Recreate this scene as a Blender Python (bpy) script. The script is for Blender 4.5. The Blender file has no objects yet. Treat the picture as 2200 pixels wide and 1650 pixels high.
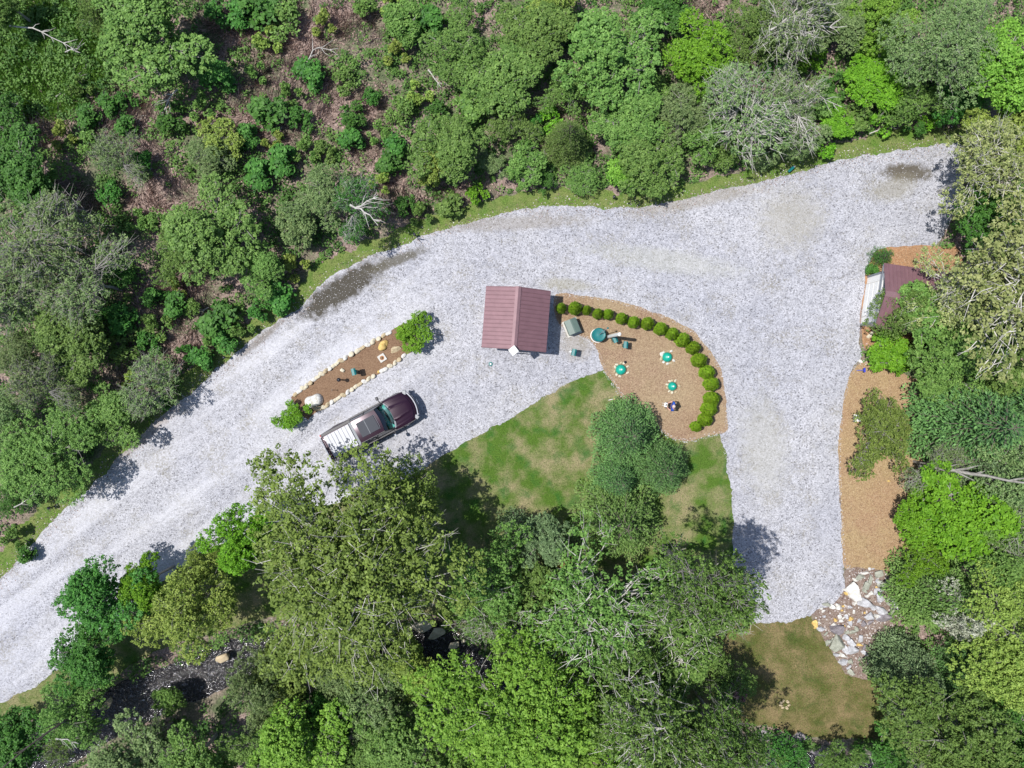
import bpy, bmesh, math, random
import numpy as np
from mathutils import Vector, Matrix
from mathutils.geometry import tessellate_polygon

# ------------------------------------------------------------------ camera, world, sun
scene = bpy.context.scene
H = 40.7                      # drone height, metres
PPM = 36.06                   # photo pixels per metre on the ground
cam_data = bpy.data.cameras.new("camera")
cam_data.sensor_width = 36.0
cam_data.lens = 18.0 / (1100.0 / PPM / H)
cam_data.clip_end = 2000
cam = bpy.data.objects.new("camera", cam_data)
cam.location = (0, 0, H)
scene.collection.objects.link(cam)
scene.camera = cam

SUN_EL = math.radians(66.5)
SUN_DIR = Vector((-1.0, 0.07, 0)).normalized()     # horizontal direction TOWARDS the sun (image left)
to_sun = Vector((SUN_DIR.x * math.cos(SUN_EL), SUN_DIR.y * math.cos(SUN_EL), math.sin(SUN_EL)))
world = bpy.data.worlds.new("World")
scene.world = world
world.use_nodes = True
wn = world.node_tree
bg = wn.nodes["Background"]
sky = wn.nodes.new("ShaderNodeTexSky")
sky.sky_type = 'NISHITA'
sky.sun_disc = False
sky.sun_elevation = SUN_EL
sky.sun_rotation = math.atan2(to_sun.x, to_sun.y)
wn.links.new(sky.outputs[0], bg.inputs[0])
bg.inputs[1].default_value = 0.11
sun_data = bpy.data.lights.new("sun", 'SUN')
sun_data.energy = 4.6
sun_data.angle = math.radians(0.5)
sun_data.color = (1.0, 0.965, 0.91)
sun = bpy.data.objects.new("sun", sun_data)
sun.rotation_euler = to_sun.to_track_quat('Z', 'Y').to_euler()
sun.location = to_sun * 60
scene.collection.objects.link(sun)
scene.view_settings.view_transform = 'Standard'
scene.view_settings.look = 'None'
scene.view_settings.exposure = 0.12
scene.view_settings.gamma = 1.0
try:
    scene.cycles.max_bounces = 6
    scene.cycles.diffuse_bounces = 3
    scene.cycles.transparent_max_bounces = 8
except Exception:
    pass

# ------------------------------------------------------------------ helpers
COL = scene.collection
rng = np.random.default_rng(11)
random.seed(5)


def P(px, py, z=0.0):
    """point seen at photo pixel (px,py) at height z"""
    k = (H - z) / H / PPM
    return Vector(((px - 1100) * k, -(py - 825) * k, z))


def tag(o, label=None, cat=None, group=None, kind=None):
    if label: o["label"] = label
    if cat: o["category"] = cat
    if group: o["group"] = group
    if kind: o["kind"] = kind
    return o


def empty(name, loc, rz=0.0):
    o = bpy.data.objects.new(name, None)
    o.empty_display_size = 0.2
    o.location = loc
    o.rotation_euler = (0, 0, rz)
    COL.objects.link(o)
    return o


def link(name, me, mat=None, parent=None, loc=None, rz=None):
    o = bpy.data.objects.new(name, me)
    if mat is not None:
        me.materials.clear(); me.materials.append(mat)
    if parent is not None: o.parent = parent
    if loc is not None: o.location = loc
    if rz is not None: o.rotation_euler = (0, 0, rz)
    COL.objects.link(o)
    return o


def np_mesh(name, verts, faces, tint=None, smooth=False):
    """verts (N,3), faces (M,k) all of the same size k"""
    verts = np.asarray(verts, dtype=np.float32)
    faces = np.asarray(faces, dtype=np.int32)
    me = bpy.data.meshes.new(name)
    me.vertices.add(len(verts))
    me.vertices.foreach_set("co", verts.ravel())
    m, k = faces.shape
    me.loops.add(m * k)
    me.loops.foreach_set("vertex_index", faces.ravel())
    me.polygons.add(m)
    me.polygons.foreach_set("loop_start", np.arange(0, m * k, k, dtype=np.int32))
    me.polygons.foreach_set("loop_total", np.full(m, k, dtype=np.int32))
    if smooth:
        me.polygons.foreach_set("use_smooth", np.ones(m, dtype=bool))
    if tint is not None:
        a = me.attributes.new("tint", 'FLOAT', 'FACE')
        a.data.foreach_set("value", np.asarray(tint, dtype=np.float32))
    me.update(calc_edges=True)
    return me


class MB:
    """collects boxes, tubes, lathes ... and links them as one mesh"""
    def __init__(self):
        self.v = []; self.f = []

    def add(self, vs, fs):
        b = len(self.v)
        self.v += [tuple(x) for x in vs]
        self.f += [tuple(i + b for i in f) for f in fs]
        return self

    def box(self, c, s, rz=0.0, taper=1.0, rx=0.0):
        hx, hy, hz = s[0] / 2, s[1] / 2, s[2] / 2
        M = Matrix.Rotation(rz, 3, 'Z') @ Matrix.Rotation(rx, 3, 'X')
        vs = []
        for z, t in ((-hz, 1), (hz, taper)):
            for x, y in ((-hx, -hy), (hx, -hy), (hx, hy), (-hx, hy)):
                vs.append(M @ Vector((x * t, y * t, z)) + Vector(c))
        return self.add(vs, [(3, 2, 1, 0), (4, 5, 6, 7), (0, 1, 5, 4), (1, 2, 6, 5), (2, 3, 7, 6), (3, 0, 4, 7)])

    def tube(self, pts, rad, n=8, cap=True):
        pts = [Vector(p) for p in pts]
        if not hasattr(rad, '__len__'): rad = [rad] * len(pts)
        vs = []; fs = []
        for i, p in enumerate(pts):
            d = (pts[min(i + 1, len(pts) - 1)] - pts[max(i - 1, 0)]).normalized()
            a = Vector((0, 0, 1)) if abs(d.z) < 0.9 else Vector((1, 0, 0))
            u = d.cross(a).normalized(); w = d.cross(u)
            for k in range(n):
                t = 2 * math.pi * k / n
                vs.append(p + (u * math.cos(t) + w * math.sin(t)) * rad[i])
        for i in range(len(pts) - 1):
            for k in range(n):
                a = i * n + k; b = i * n + (k + 1) % n
                fs.append((a, b, b + n, a + n))
        if cap:
            fs.append(tuple(range(n - 1, -1, -1)))
            fs.append(tuple(range((len(pts) - 1) * n, len(pts) * n)))
        return self.add(vs, fs)

    def lathe(self, prof, n=24, c=(0, 0, 0), rib=0.0, nrib=0):
        vs = []; fs = []
        for (r, z) in prof:
            for k in range(n):
                t = 2 * math.pi * k / n
                rr = r * (1 + (rib * math.cos(nrib * t) if nrib else 0))
                vs.append((c[0] + rr * math.cos(t), c[1] + rr * math.sin(t), c[2] + z))
        for i in range(len(prof) - 1):
            for k in range(n):
                a = i * n + k; b = i * n + (k + 1) % n
                fs.append((a, b, b + n, a + n))
        fs.append(tuple(range(n - 1, -1, -1)))
        fs.append(tuple(range((len(prof) - 1) * n, len(prof) * n)))
        return self.add(vs, fs)

    def mesh(self, name, smooth=False, bevel=0.0, seg=2):
        me = bpy.data.meshes.new(name)
        me.from_pydata(self.v, [], self.f)
        bm = bmesh.new(); bm.from_mesh(me)
        bmesh.ops.recalc_face_normals(bm, faces=bm.faces)
        if bevel > 0:
            es = [e for e in bm.edges if len(e.link_faces) == 2 and e.calc_face_angle(0) > 0.5]
            bmesh.ops.bevel(bm, geom=es, offset=bevel, segments=seg, affect='EDGES', profile=0.6)
        if smooth:
            for f in bm.faces: f.smooth = True
            for e in bm.edges:
                if len(e.link_faces) == 2 and e.calc_face_angle(0) > 0.6: e.smooth = False
        bm.to_mesh(me); bm.free()
        return me

    def build(self, name, mat, parent=None, smooth=False, bevel=0.0, loc=None, rz=None, seg=2):
        return link(name, self.mesh(name, smooth, bevel, seg), mat, parent, loc, rz)


# ------------------------------------------------------------------ materials
def new_mat(name):
    m = bpy.data.materials.new(name)
    m.use_nodes = True
    nt = m.node_tree
    for n in list(nt.nodes): nt.nodes.remove(n)
    out = nt.nodes.new("ShaderNodeOutputMaterial")
    return m, nt, out


def N(nt, t, **kw):
    n = nt.nodes.new(t)
    for k, v in kw.items():
        if k.startswith("i_"):
            key = k[2:]
            n.inputs[int(key) if key.isdigit() else key.replace("_", " ")].default_value = v
        else:
            setattr(n, k, v)
    return n


def ramp(nt, fac, stops, interp='LINEAR'):
    r = nt.nodes.new("ShaderNodeValToRGB")
    r.color_ramp.interpolation = interp
    els = r.color_ramp.elements
    while len(els) < len(stops): els.new(0.5)
    for e, (p, c) in zip(els, stops):
        e.position = p
        e.color = (c, c, c, 1) if not hasattr(c, '__len__') else (*c[:3], 1)
    nt.links.new(fac, r.inputs[0])
    return r.outputs[0]


def noise(nt, co, scale, detail=3.0, rough=0.55, dist=0.0):
    n = N(nt, "ShaderNodeTexNoise")
    n.inputs["Scale"].default_value = scale
    n.inputs["Detail"].default_value = detail
    n.inputs["Roughness"].default_value = rough
    n.inputs["Distortion"].default_value = dist
    nt.links.new(co, n.inputs["Vector"])
    return n.outputs["Fac"]


def mix(nt, fac, a, b, mode='MIX'):
    m = nt.nodes.new("ShaderNodeMix")
    m.data_type = 'RGBA'; m.blend_type = mode
    for s, v in ((m.inputs[0], fac), (m.inputs[6], a), (m.inputs[7], b)):
        if isinstance(v, bpy.types.NodeSocket): nt.links.new(v, s)
        elif hasattr(v, '__len__'): s.default_value = (*v[:3], 1)
        else: s.default_value = v
    return m.outputs[2]


def math_n(nt, op, a, b=None, clamp=False):
    m = nt.nodes.new("ShaderNodeMath"); m.operation = op; m.use_clamp = clamp
    for s, v in ((m.inputs[0], a), (m.inputs[1], b)):
        if v is None: continue
        if isinstance(v, bpy.types.NodeSocket): nt.links.new(v, s)
        else: s.default_value = v
    return m.outputs[0]


def coords(nt, rot=0.0, scale=(1, 1, 1)):
    g = N(nt, "ShaderNodeNewGeometry")
    mp = N(nt, "ShaderNodeMapping")
    mp.inputs["Rotation"].default_value = (0, 0, rot)
    mp.inputs["Scale"].default_value = tuple(1.0 / q for q in scale)
    mp.vector_type = 'TEXTURE'
    nt.links.new(g.outputs["Position"], mp.inputs["Vector"])
    return mp.outputs[0]


def objco(nt, scale=(1, 1, 1)):
    g = N(nt, "ShaderNodeTexCoord")
    mp = N(nt, "ShaderNodeMapping")
    mp.inputs["Scale"].default_value = scale
    nt.links.new(g.outputs["Object"], mp.inputs["Vector"])
    return mp.outputs[0]


def principled(nt, out, color, rough=0.8, bump=None, bstr=0.3, bdist=0.02, **kw):
    p = N(nt, "ShaderNodeBsdfPrincipled")
    if isinstance(color, bpy.types.NodeSocket): nt.links.new(color, p.inputs["Base Color"])
    else: p.inputs["Base Color"].default_value = (*color, 1)
    if isinstance(rough, bpy.types.NodeSocket): nt.links.new(rough, p.inputs["Roughness"])
    else: p.inputs["Roughness"].default_value = rough
    for k, v in kw.items(): p.inputs[k.replace("_", " ")].default_value = v
    if bump is not None:
        b = N(nt, "ShaderNodeBump")
        b.inputs["Strength"].default_value = bstr
        b.inputs["Distance"].default_value = bdist
        nt.links.new(bump, b.inputs["Height"])
        nt.links.new(b.outputs[0], p.inputs["Normal"])
    nt.links.new(p.outputs[0], out.inputs[0])
    return p


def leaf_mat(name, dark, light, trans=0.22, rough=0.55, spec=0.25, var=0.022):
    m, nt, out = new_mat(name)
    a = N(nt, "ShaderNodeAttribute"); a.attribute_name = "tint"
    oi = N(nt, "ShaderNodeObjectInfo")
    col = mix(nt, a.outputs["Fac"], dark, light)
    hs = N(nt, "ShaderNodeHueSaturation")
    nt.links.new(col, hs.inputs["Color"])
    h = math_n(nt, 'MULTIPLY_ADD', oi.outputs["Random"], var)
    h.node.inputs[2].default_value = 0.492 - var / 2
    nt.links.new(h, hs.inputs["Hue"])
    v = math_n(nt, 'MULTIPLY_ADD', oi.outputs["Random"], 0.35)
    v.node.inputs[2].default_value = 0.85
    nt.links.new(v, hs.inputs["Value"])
    p = N(nt, "ShaderNodeBsdfPrincipled")
    nt.links.new(hs.outputs[0], p.inputs["Base Color"])
    p.inputs["Roughness"].default_value = rough
    p.inputs["Specular IOR Level"].default_value = spec
    t = N(nt, "ShaderNodeBsdfTranslucent")
    nt.links.new(hs.outputs[0], t.inputs["Color"])
    ms = N(nt, "ShaderNodeMixShader"); ms.inputs[0].default_value = trans
    nt.links.new(p.outputs[0], ms.inputs[1]); nt.links.new(t.outputs[0], ms.inputs[2])
    nt.links.new(ms.outputs[0], out.inputs[0])
    return m


def simple(name, color, rough=0.6, nscale=6.0, amt=0.25, bstr=0.0, **kw):
    m, nt, out = new_mat(name)
    co = objco(nt)
    f = noise(nt, co, nscale, 4)
    d = tuple(c * (1 - amt) for c in color); l = tuple(min(1, c * (1 + amt)) for c in color)
    c = mix(nt, ramp(nt, f, [(0.3, 0.0), (0.7, 1.0)]), d, l)
    principled(nt, out, c, rough, bump=f if bstr else None, bstr=bstr, **kw)
    return m


def bark(name, dark, light):
    m, nt, out = new_mat(name)
    co = objco(nt, (1, 1, 0.4))
    f = noise(nt, co, 9.0, 4, 0.6)
    c = ramp(nt, f, [(0.3, dark), (0.65, light)])
    principled(nt, out, c, 0.85, bump=f, bstr=0.5)
    return m


M = {}
# gravel
m, nt, out = new_mat("gravel"); M['gravel'] = m
co = coords(nt)
vo = N(nt, "ShaderNodeTexVoronoi"); vo.inputs["Scale"].default_value = 17.0; nt.links.new(co, vo.inputs["Vector"])
vo2 = N(nt, "ShaderNodeTexVoronoi"); vo2.inputs["Scale"].default_value = 6.5; nt.links.new(co, vo2.inputs["Vector"])
sep = N(nt, "ShaderNodeSeparateColor"); nt.links.new(vo.outputs["Color"], sep.inputs[0])
sep2 = N(nt, "ShaderNodeSeparateColor"); nt.links.new(vo2.outputs["Color"], sep2.inputs[0])
stone = ramp(nt, sep.outputs[0], [(0.0, (0.17, 0.165, 0.175)), (0.12, (0.37, 0.37, 0.40)), (0.45, (0.465, 0.465, 0.50)), (1.0, (0.60, 0.60, 0.64))])
stone2 = ramp(nt, sep2.outputs[1], [(0.0, 0.8), (0.25, 0.96), (1.0, 1.06)])
c = mix(nt, 0.75, stone, stone2, 'MULTIPLY')
crev = ramp(nt, vo.outputs["Distance"], [(0.0, 1.0), (0.5, 0.9), (0.85, 0.55)])
c = mix(nt, 0.7, c, crev, 'MULTIPLY')
big = noise(nt, co, 0.16, 4, 0.6)
c = mix(nt, ramp(nt, big, [(0.35, 0.0), (0.65, 1.0)]), mix(nt, 1.0, c, (0.84, 0.85, 0.89), 'MULTIPLY'), c)
mid_ = noise(nt, co, 1.3, 5, 0.75)
c = mix(nt, 0.8, c, ramp(nt, mid_, [(0.3, 0.80), (0.5, 1.0), (0.7, 1.10)]), 'MULTIPLY')
# wheel tracks on the arm towards the lower left: streaks running along it
tr = noise(nt, coords(nt, math.radians(37), (0.07, 1.0, 1)), 0.9, 3, 0.5)
cx = N(nt, "ShaderNodeSeparateXYZ"); nt.links.new(co, cx.inputs[0])
left = N(nt, "ShaderNodeMapRange"); left.inputs[1].default_value = -2; left.inputs[2].default_value = -9
nt.links.new(cx.outputs[0], left.inputs[0])
trm = math_n(nt, 'MULTIPLY', ramp(nt, tr, [(0.42, 0.0), (0.62, 1.0)]), left.outputs[0])
c = mix(nt, math_n(nt, 'MULTIPLY', trm, 0.5), c, (0.62, 0.62, 0.66))
# brown-olive fines showing through
dn = noise(nt, co, 0.55, 6, 0.72)
dsp = noise(nt, co, 7.0, 2, 0.7)
dirt = math_n(nt, 'MULTIPLY', ramp(nt, dn, [(0.50, 0.0), (0.64, 1.0)]), ramp(nt, dsp, [(0.42, 0.0), (0.58, 1.0)]))
c = mix(nt, math_n(nt, 'MULTIPLY', dirt, 0.55), c, (0.22, 0.20, 0.15))


def stain(c, px, py, lx, ly, ang, col, strength, soft=0.5, sp=3.0):
    """a wet or dirty patch of the ground itself, of its own shape"""
    ctr = P(px, py)
    mp = N(nt, "ShaderNodeMapping"); mp.vector_type = 'TEXTURE'
    mp.inputs["Location"].default_value = ctr
    mp.inputs["Rotation"].default_value = (0, 0, ang)
    mp.inputs["Scale"].default_value = (lx, ly, 1)
    nt.links.new(co, mp.inputs["Vector"])
    ln = N(nt, "ShaderNodeVectorMath"); ln.operation = 'LENGTH'
    nt.links.new(mp.outputs[0], ln.inputs[0])
    nn = noise(nt, co, sp, 5, 0.7)
    d = math_n(nt, 'MULTIPLY_ADD', nn, 1.5); d.node.inputs[2].default_value = -0.75
    d2 = math_n(nt, 'ADD', ln.outputs["Value"], d)
    mr = N(nt, "ShaderNodeMapRange"); mr.inputs[1].default_value = 1.0 + soft * 0.3; mr.inputs[2].default_value = 1.0 - soft
    nt.links.new(d2, mr.inputs[0])
    return mix(nt, math_n(nt, 'MULTIPLY', mr.outputs[0], strength), c, col)


c = stain(c, 735, 622, 3.3, 0.85, math.radians(35), (0.055, 0.047, 0.032), 0.95, 0.35, 1.6)
c = stain(c, 850, 560, 2.2, 0.35, math.radians(22), (0.10, 0.09, 0.065), 0.85, 0.4)
c = stain(c, 1950, 370, 1.7, 0.6, math.radians(-3), (0.09, 0.075, 0.05), 0.9, 0.4)
c = stain(c, 565, 725, 2.2, 0.25, math.radians(40), (0.17, 0.15, 0.13), 0.7)
c = stain(c, 1920, 405, 1.6, 0.8, 0.3, (0.24, 0.22, 0.16), 0.55)
c = stain(c, 150, 1282, 0.45, 0.3, 0.3, (0.16, 0.15, 0.11), 0.8)
c = stain(c, 1700, 470, 2.2, 2.2, 0.3, (0.36, 0.34, 0.28), 0.5)
c = stain(c, 1240, 735, 1.2, 1.2, 0.3, (0.30, 0.26, 0.2), 0.5)
c = stain(c, 1640, 960, 1.6, 3.5, 0.1, (0.40, 0.39, 0.34), 0.45)
c = stain(c, 1430, 560, 5.0, 0.8, -0.15, (0.42, 0.42, 0.36), 0.4)
c = stain(c, 1100, 480, 5.0, 0.5, 0.05, (0.24, 0.21, 0.17), 0.5)
c = stain(c, 1500, 430, 4.5, 0.5, 0.2, (0.28, 0.25, 0.20), 0.5)
c = stain(c, 300, 940, 3.4, 0.5, math.radians(40), (0.26, 0.20, 0.16), 0.55)
c = stain(c, 1220, 612, 1.8, 0.4, -0.1, (0.30, 0.28, 0.2), 0.5)
hb = math_n(nt, 'ADD', vo.outputs["Distance"], dsp)
principled(nt, out, c, 0.85, bump=hb, bstr=0.32, bdist=0.03, Specular_IOR_Level=0.3)

# forest floor
m, nt, out = new_mat("forest_floor"); M['floor'] = m
co = coords(nt)
f1 = noise(nt, co, 0.35, 5, 0.65); f2 = noise(nt, co, 9.0, 4, 0.7)
c = ramp(nt, f2, [(0.28, (0.07, 0.05, 0.042)), (0.5, (0.26, 0.19, 0.165)), (0.72, (0.50, 0.39, 0.345))])
g = ramp(nt, f2, [(0.3, (0.025, 0.055, 0.018)), (0.7, (0.10, 0.16, 0.05))])
c = mix(nt, ramp(nt, f1, [(0.45, 0.0), (0.6, 0.8)]), c, g)
principled(nt, out, c, 0.95, bump=f2, bstr=0.6, bdist=0.05)


def turf(name, green, tan, moss, thr=(0.42, 0.62), s=0.55):
    m, nt, out = new_mat(name)
    co = coords(nt)
    f = noise(nt, co, s, 5, 0.6); b = noise(nt, co, 14.0, 3, 0.7); k = noise(nt, co, 0.9, 4, 0.6, 0.4)
    c = mix(nt, ramp(nt, f, [(thr[0], 0.0), (thr[1], 1.0)]), green, tan)
    c = mix(nt, ramp(nt, k, [(0.52, 0.0), (0.7, 0.8)]), c, moss)
    c = mix(nt, 0.8, c, ramp(nt, b, [(0.25, 0.35), (0.5, 0.95), (0.75, 1.6)]), 'MULTIPLY')
    principled(nt, out, c, 0.95, bump=b, bstr=0.6, bdist=0.05, Specular_IOR_Level=0.15)
    return m


M['lawn'] = turf("lawn_turf", (0.080, 0.150, 0.022), (0.27, 0.24, 0.13), (0.032, 0.125, 0.022))
M['verge'] = turf("verge_turf", (0.10, 0.19, 0.03), (0.24, 0.24, 0.10), (0.06, 0.15, 0.025), (0.35, 0.7), 0.9)
M['moss'] = turf("mossy_ground", (0.10, 0.105, 0.03), (0.22, 0.17, 0.085), (0.055, 0.085, 0.02), (0.38, 0.62), 0.8)


def mulch(name, a, b_, c_, s=0.6):
    m, nt, out = new_mat(name)
    co = coords(nt)
    f = noise(nt, co, s, 4, 0.6); g = noise(nt, coords(nt, 0.4, (1, 2.2, 1)), 11.0, 4, 0.75)
    c = mix(nt, ramp(nt, f, [(0.38, 0.0), (0.6, 1.0)]), a, b_)
    c = mix(nt, ramp(nt, g, [(0.42, 0.0), (0.75, 0.9)]), c, c_)
    c = mix(nt, 0.75, c, ramp(nt, g, [(0.25, 0.4), (0.5, 1.0), (0.8, 1.35)]), 'MULTIPLY')
    principled(nt, out, c, 0.95, bump=g, bstr=0.6, bdist=0.04, Specular_IOR_Level=0.1)
    return m


M['mulch'] = mulch("pine_straw", (0.28, 0.180, 0.125), (0.33, 0.245, 0.155), (0.46, 0.36, 0.24), 0.35)
M['island'] = mulch("brown_mulch", (0.185, 0.110, 0.070), (0.225, 0.14, 0.088), (0.30, 0.205, 0.135))
M['straw'] = mulch("tan_straw", (0.35, 0.25, 0.13), (0.335, 0.205, 0.125), (0.47, 0.37, 0.22), 0.35)
M['clay'] = mulch("orange_mulch", (0.40, 0.20, 0.10), (0.34, 0.19, 0.10), (0.48, 0.32, 0.2))
M['rubblebed'] = mulch("rubble_ground", (0.17, 0.11, 0.09), (0.22, 0.16, 0.13), (0.36, 0.32, 0.28), 1.2)

# water
m, nt, out = new_mat("stream_water"); M['water'] = m
co = coords(nt)
w = noise(nt, co, 5.0, 4, 0.6, 0.6)
foam_glints = ramp(nt, noise(nt, co, 7.5, 3, 0.7, 1.0), [(0.60, 0.0), (0.68, 1.0)])  # white flecks: foam, with sun glints painted into the water colour
c = mix(nt, foam_glints, (0.012, 0.010, 0.012), (0.55, 0.55, 0.6))
principled(nt, out, c, 0.12, bump=w, bstr=1.0, bdist=0.12, Specular_IOR_Level=0.6)

# leaves
L = {
    'mid':    leaf_mat("leaf_mid_green", (0.040, 0.120, 0.018), (0.23, 0.40, 0.095)),
    'deep':   leaf_mat("leaf_deep_green", (0.022, 0.100, 0.018), (0.105, 0.30, 0.050)),
    'bright': leaf_mat("leaf_bright_green", (0.055, 0.190, 0.008), (0.21, 0.47, 0.035)),
    'lime':   leaf_mat("leaf_lime_green", (0.060, 0.190, 0.014), (0.27, 0.51, 0.075)),
    'yellow': leaf_mat("leaf_yellow_green", (0.095, 0.190, 0.025), (0.38, 0.52, 0.115)),
    'olive':  leaf_mat("leaf_olive", (0.055, 0.105, 0.016), (0.25, 0.36, 0.075), var=0.015),
    'grey':   leaf_mat("leaf_grey_green", (0.055, 0.125, 0.035), (0.28, 0.40, 0.155)),
    'pale':   leaf_mat("leaf_pale_cream", (0.10, 0.17, 0.035), (0.48, 0.53, 0.22), var=0.015),
    'pine':   leaf_mat("needle_blue_green", (0.018, 0.065, 0.026), (0.17, 0.36, 0.10), trans=0.1),
    'fir':    leaf_mat("needle_green", (0.035, 0.095, 0.018), (0.20, 0.34, 0.085), trans=0.1),
    'hem':    leaf_mat("needle_grey_green", (0.035, 0.085, 0.030), (0.24, 0.36, 0.165), trans=0.1),
    'thuja':  leaf_mat("leaf_thuja", (0.075, 0.20, 0.010), (0.24, 0.42, 0.025), var=0.01, trans=0.15),
    'red':    leaf_mat("leaf_red_brown", (0.13, 0.05, 0.02), (0.30, 0.15, 0.05)),
    'white':  leaf_mat("blossom_white", (0.06, 0.12, 0.03), (0.85, 0.85, 0.72), var=0.01),
    'pink':   leaf_mat("blossom_pink", (0.30, 0.15, 0.17), (0.7, 0.45, 0.48), var=0.01),
    'grass':  leaf_mat("grass_blade", (0.05, 0.16, 0.015), (0.18, 0.36, 0.06)),
    'vgrass': leaf_mat("verge_blade", (0.075, 0.165, 0.02), (0.24, 0.36, 0.09)),
    'under':  leaf_mat("undergrowth_leaf", (0.024, 0.095, 0.018), (0.18, 0.33, 0.075)),
    'dry':    leaf_mat("dry_stem", (0.20, 0.14, 0.12), (0.60, 0.47, 0.40), trans=0.05, var=0.02),
    'litter': leaf_mat("dead_leaf", (0.12, 0.08, 0.06), (0.52, 0.39, 0.33), trans=0.05, var=0.02),
}
M['bark_dark'] = bark("bark_dark", (0.05, 0.04, 0.03), (0.17, 0.14, 0.12))
M['bark_pale'] = bark("bark_pale", (0.30, 0.28, 0.25), (0.62, 0.60, 0.56))
M['bark_grey'] = bark("bark_grey", (0.16, 0.15, 0.13), (0.40, 0.38, 0.35))
M['roof'] = simple("maroon_roof_metal", (0.215, 0.118, 0.135), 0.42, 3, 0.10, Metallic=0.15)
M['roof2'] = simple("maroon_ridge_metal", (0.26, 0.155, 0.17), 0.38, 3, 0.08, Metallic=0.15)
M['siding'] = simple("cream_siding", (0.62, 0.60, 0.56), 0.6, 3, 0.08)
M['white'] = simple("white_paint", (0.80, 0.80, 0.78), 0.45, 4, 0.05)
M['greytrim'] = simple("grey_trim", (0.20, 0.22, 0.25), 0.5, 4, 0.08)
M['door'] = simple("grey_door", (0.45, 0.46, 0.46), 0.5, 4, 0.08)
M['teal'] = simple("teal_plastic", (0.006, 0.15, 0.155), 0.45, 8, 0.15)
M['jade'] = simple("jade_plastic", (0.008, 0.36, 0.27), 0.38, 8, 0.12)
M['xform'] = simple("green_grey_steel", (0.105, 0.155, 0.135), 0.5, 4, 0.08)
M['concrete'] = simple("concrete", (0.55, 0.53, 0.49), 0.9, 8, 0.12, bstr=0.2)
M['black'] = simple("black_metal", (0.015, 0.015, 0.02), 0.4, 8, 0.2)
M['rubber'] = simple("tyre_rubber", (0.02, 0.02, 0.02), 0.85, 12, 0.2)
M['chrome'] = simple("chrome", (0.75, 0.76, 0.78), 0.15, 4, 0.05, Metallic=1.0)
M['paint'] = simple("maroon_car_paint", (0.028, 0.010, 0.024), 0.25, 2, 0.05, Metallic=0.2, Coat_Weight=0.25, Specular_IOR_Level=0.35)
M['trim'] = simple("dark_trim", (0.05, 0.048, 0.055), 0.5, 4, 0.1)
M['cover'] = simple("silver_cover", (0.36, 0.37, 0.405), 0.5, 1.5, 0.10, Metallic=0.2)
M['glassdk'] = simple("dark_glass", (0.012, 0.018, 0.035), 0.08, 2, 0.05)
M['sunroof'] = simple("sunroof_glass", (0.022, 0.028, 0.045), 0.45, 2, 0.05, Specular_IOR_Level=0.2)
M['dash'] = simple("dash_teal_grey", (0.22, 0.42, 0.38), 0.6, 3, 0.15)
M['seat'] = simple("seat_grey", (0.12, 0.11, 0.11), 0.8, 6, 0.1)
M['lamp'] = simple("lamp_lens", (0.25, 0.26, 0.28), 0.35, 6, 0.1)
M['redlens'] = simple("tail_lens", (0.4, 0.02, 0.02), 0.2, 6, 0.1)
M['blue'] = simple("blue_paint", (0.02, 0.04, 0.45), 0.4, 6, 0.1)
M['bluecloth'] = simple("blue_cloth", (0.015, 0.075, 0.40), 0.85, 14, 0.25)
M['navycloth'] = simple("navy_cloth", (0.02, 0.025, 0.06), 0.85, 14, 0.2)
M['skin'] = simple("skin", (0.60, 0.33, 0.25), 0.55, 10, 0.08)
M['hair'] = simple("light_hair", (0.62, 0.50, 0.46), 0.8, 20, 0.2)
M['orange'] = simple("orange_paint", (0.75, 0.16, 0.03), 0.5, 6, 0.1)
M['rust'] = simple("rust", (0.33, 0.14, 0.05), 0.85, 8, 0.3)
m, nt, out = new_mat("windshield_glass"); M['wind'] = m
tb = N(nt, "ShaderNodeBsdfTransparent"); tb.inputs[0].default_value = (0.50, 0.88, 0.84, 1)
gl = N(nt, "ShaderNodeBsdfGlossy"); gl.inputs["Roughness"].default_value = 0.05
ms = N(nt, "ShaderNodeMixShader"); ms.inputs[0].default_value = 0.08
nt.links.new(tb.outputs[0], ms.inputs[1]); nt.links.new(gl.outputs[0], ms.inputs[2]); nt.links.new(ms.outputs[0], out.inputs[0])


def rockmat(name, a, b, s=2.2):
    m, nt, out = new_mat(name)
    co = objco(nt)
    f = noise(nt, co, s, 6, 0.65, 0.5); g = noise(nt, co, 14, 3, 0.6)
    c = ramp(nt, f, [(0.32, a), (0.58, b)])
    c = mix(nt, 0.5, c, ramp(nt, g, [(0.3, 0.65), (0.7, 1.15)]), 'MULTIPLY')
    principled(nt, out, c, 0.9, bump=f, bstr=0.5, bdist=0.05)
    return m


R = {
    'white': rockmat("rock_white", (0.45, 0.42, 0.36), (0.78, 0.77, 0.74)),
    'pale': rockmat("rock_pale_grey", (0.33, 0.33, 0.34), (0.58, 0.58, 0.61)),
    'green': rockmat("rock_green_grey", (0.24, 0.25, 0.20), (0.42, 0.43, 0.36)),
    'purple': rockmat("rock_purple_grey", (0.15, 0.13, 0.14), (0.32, 0.29, 0.31)),
    'yellow': rockmat("rock_yellow", (0.50, 0.30, 0.08), (0.75, 0.55, 0.20)),
    'cream': rockmat("rock_cream", (0.48, 0.42, 0.30), (0.72, 0.66, 0.52)),
    'tan': rockmat("rock_tan", (0.36, 0.28, 0.17), (0.58, 0.48, 0.32)),
}

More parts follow.
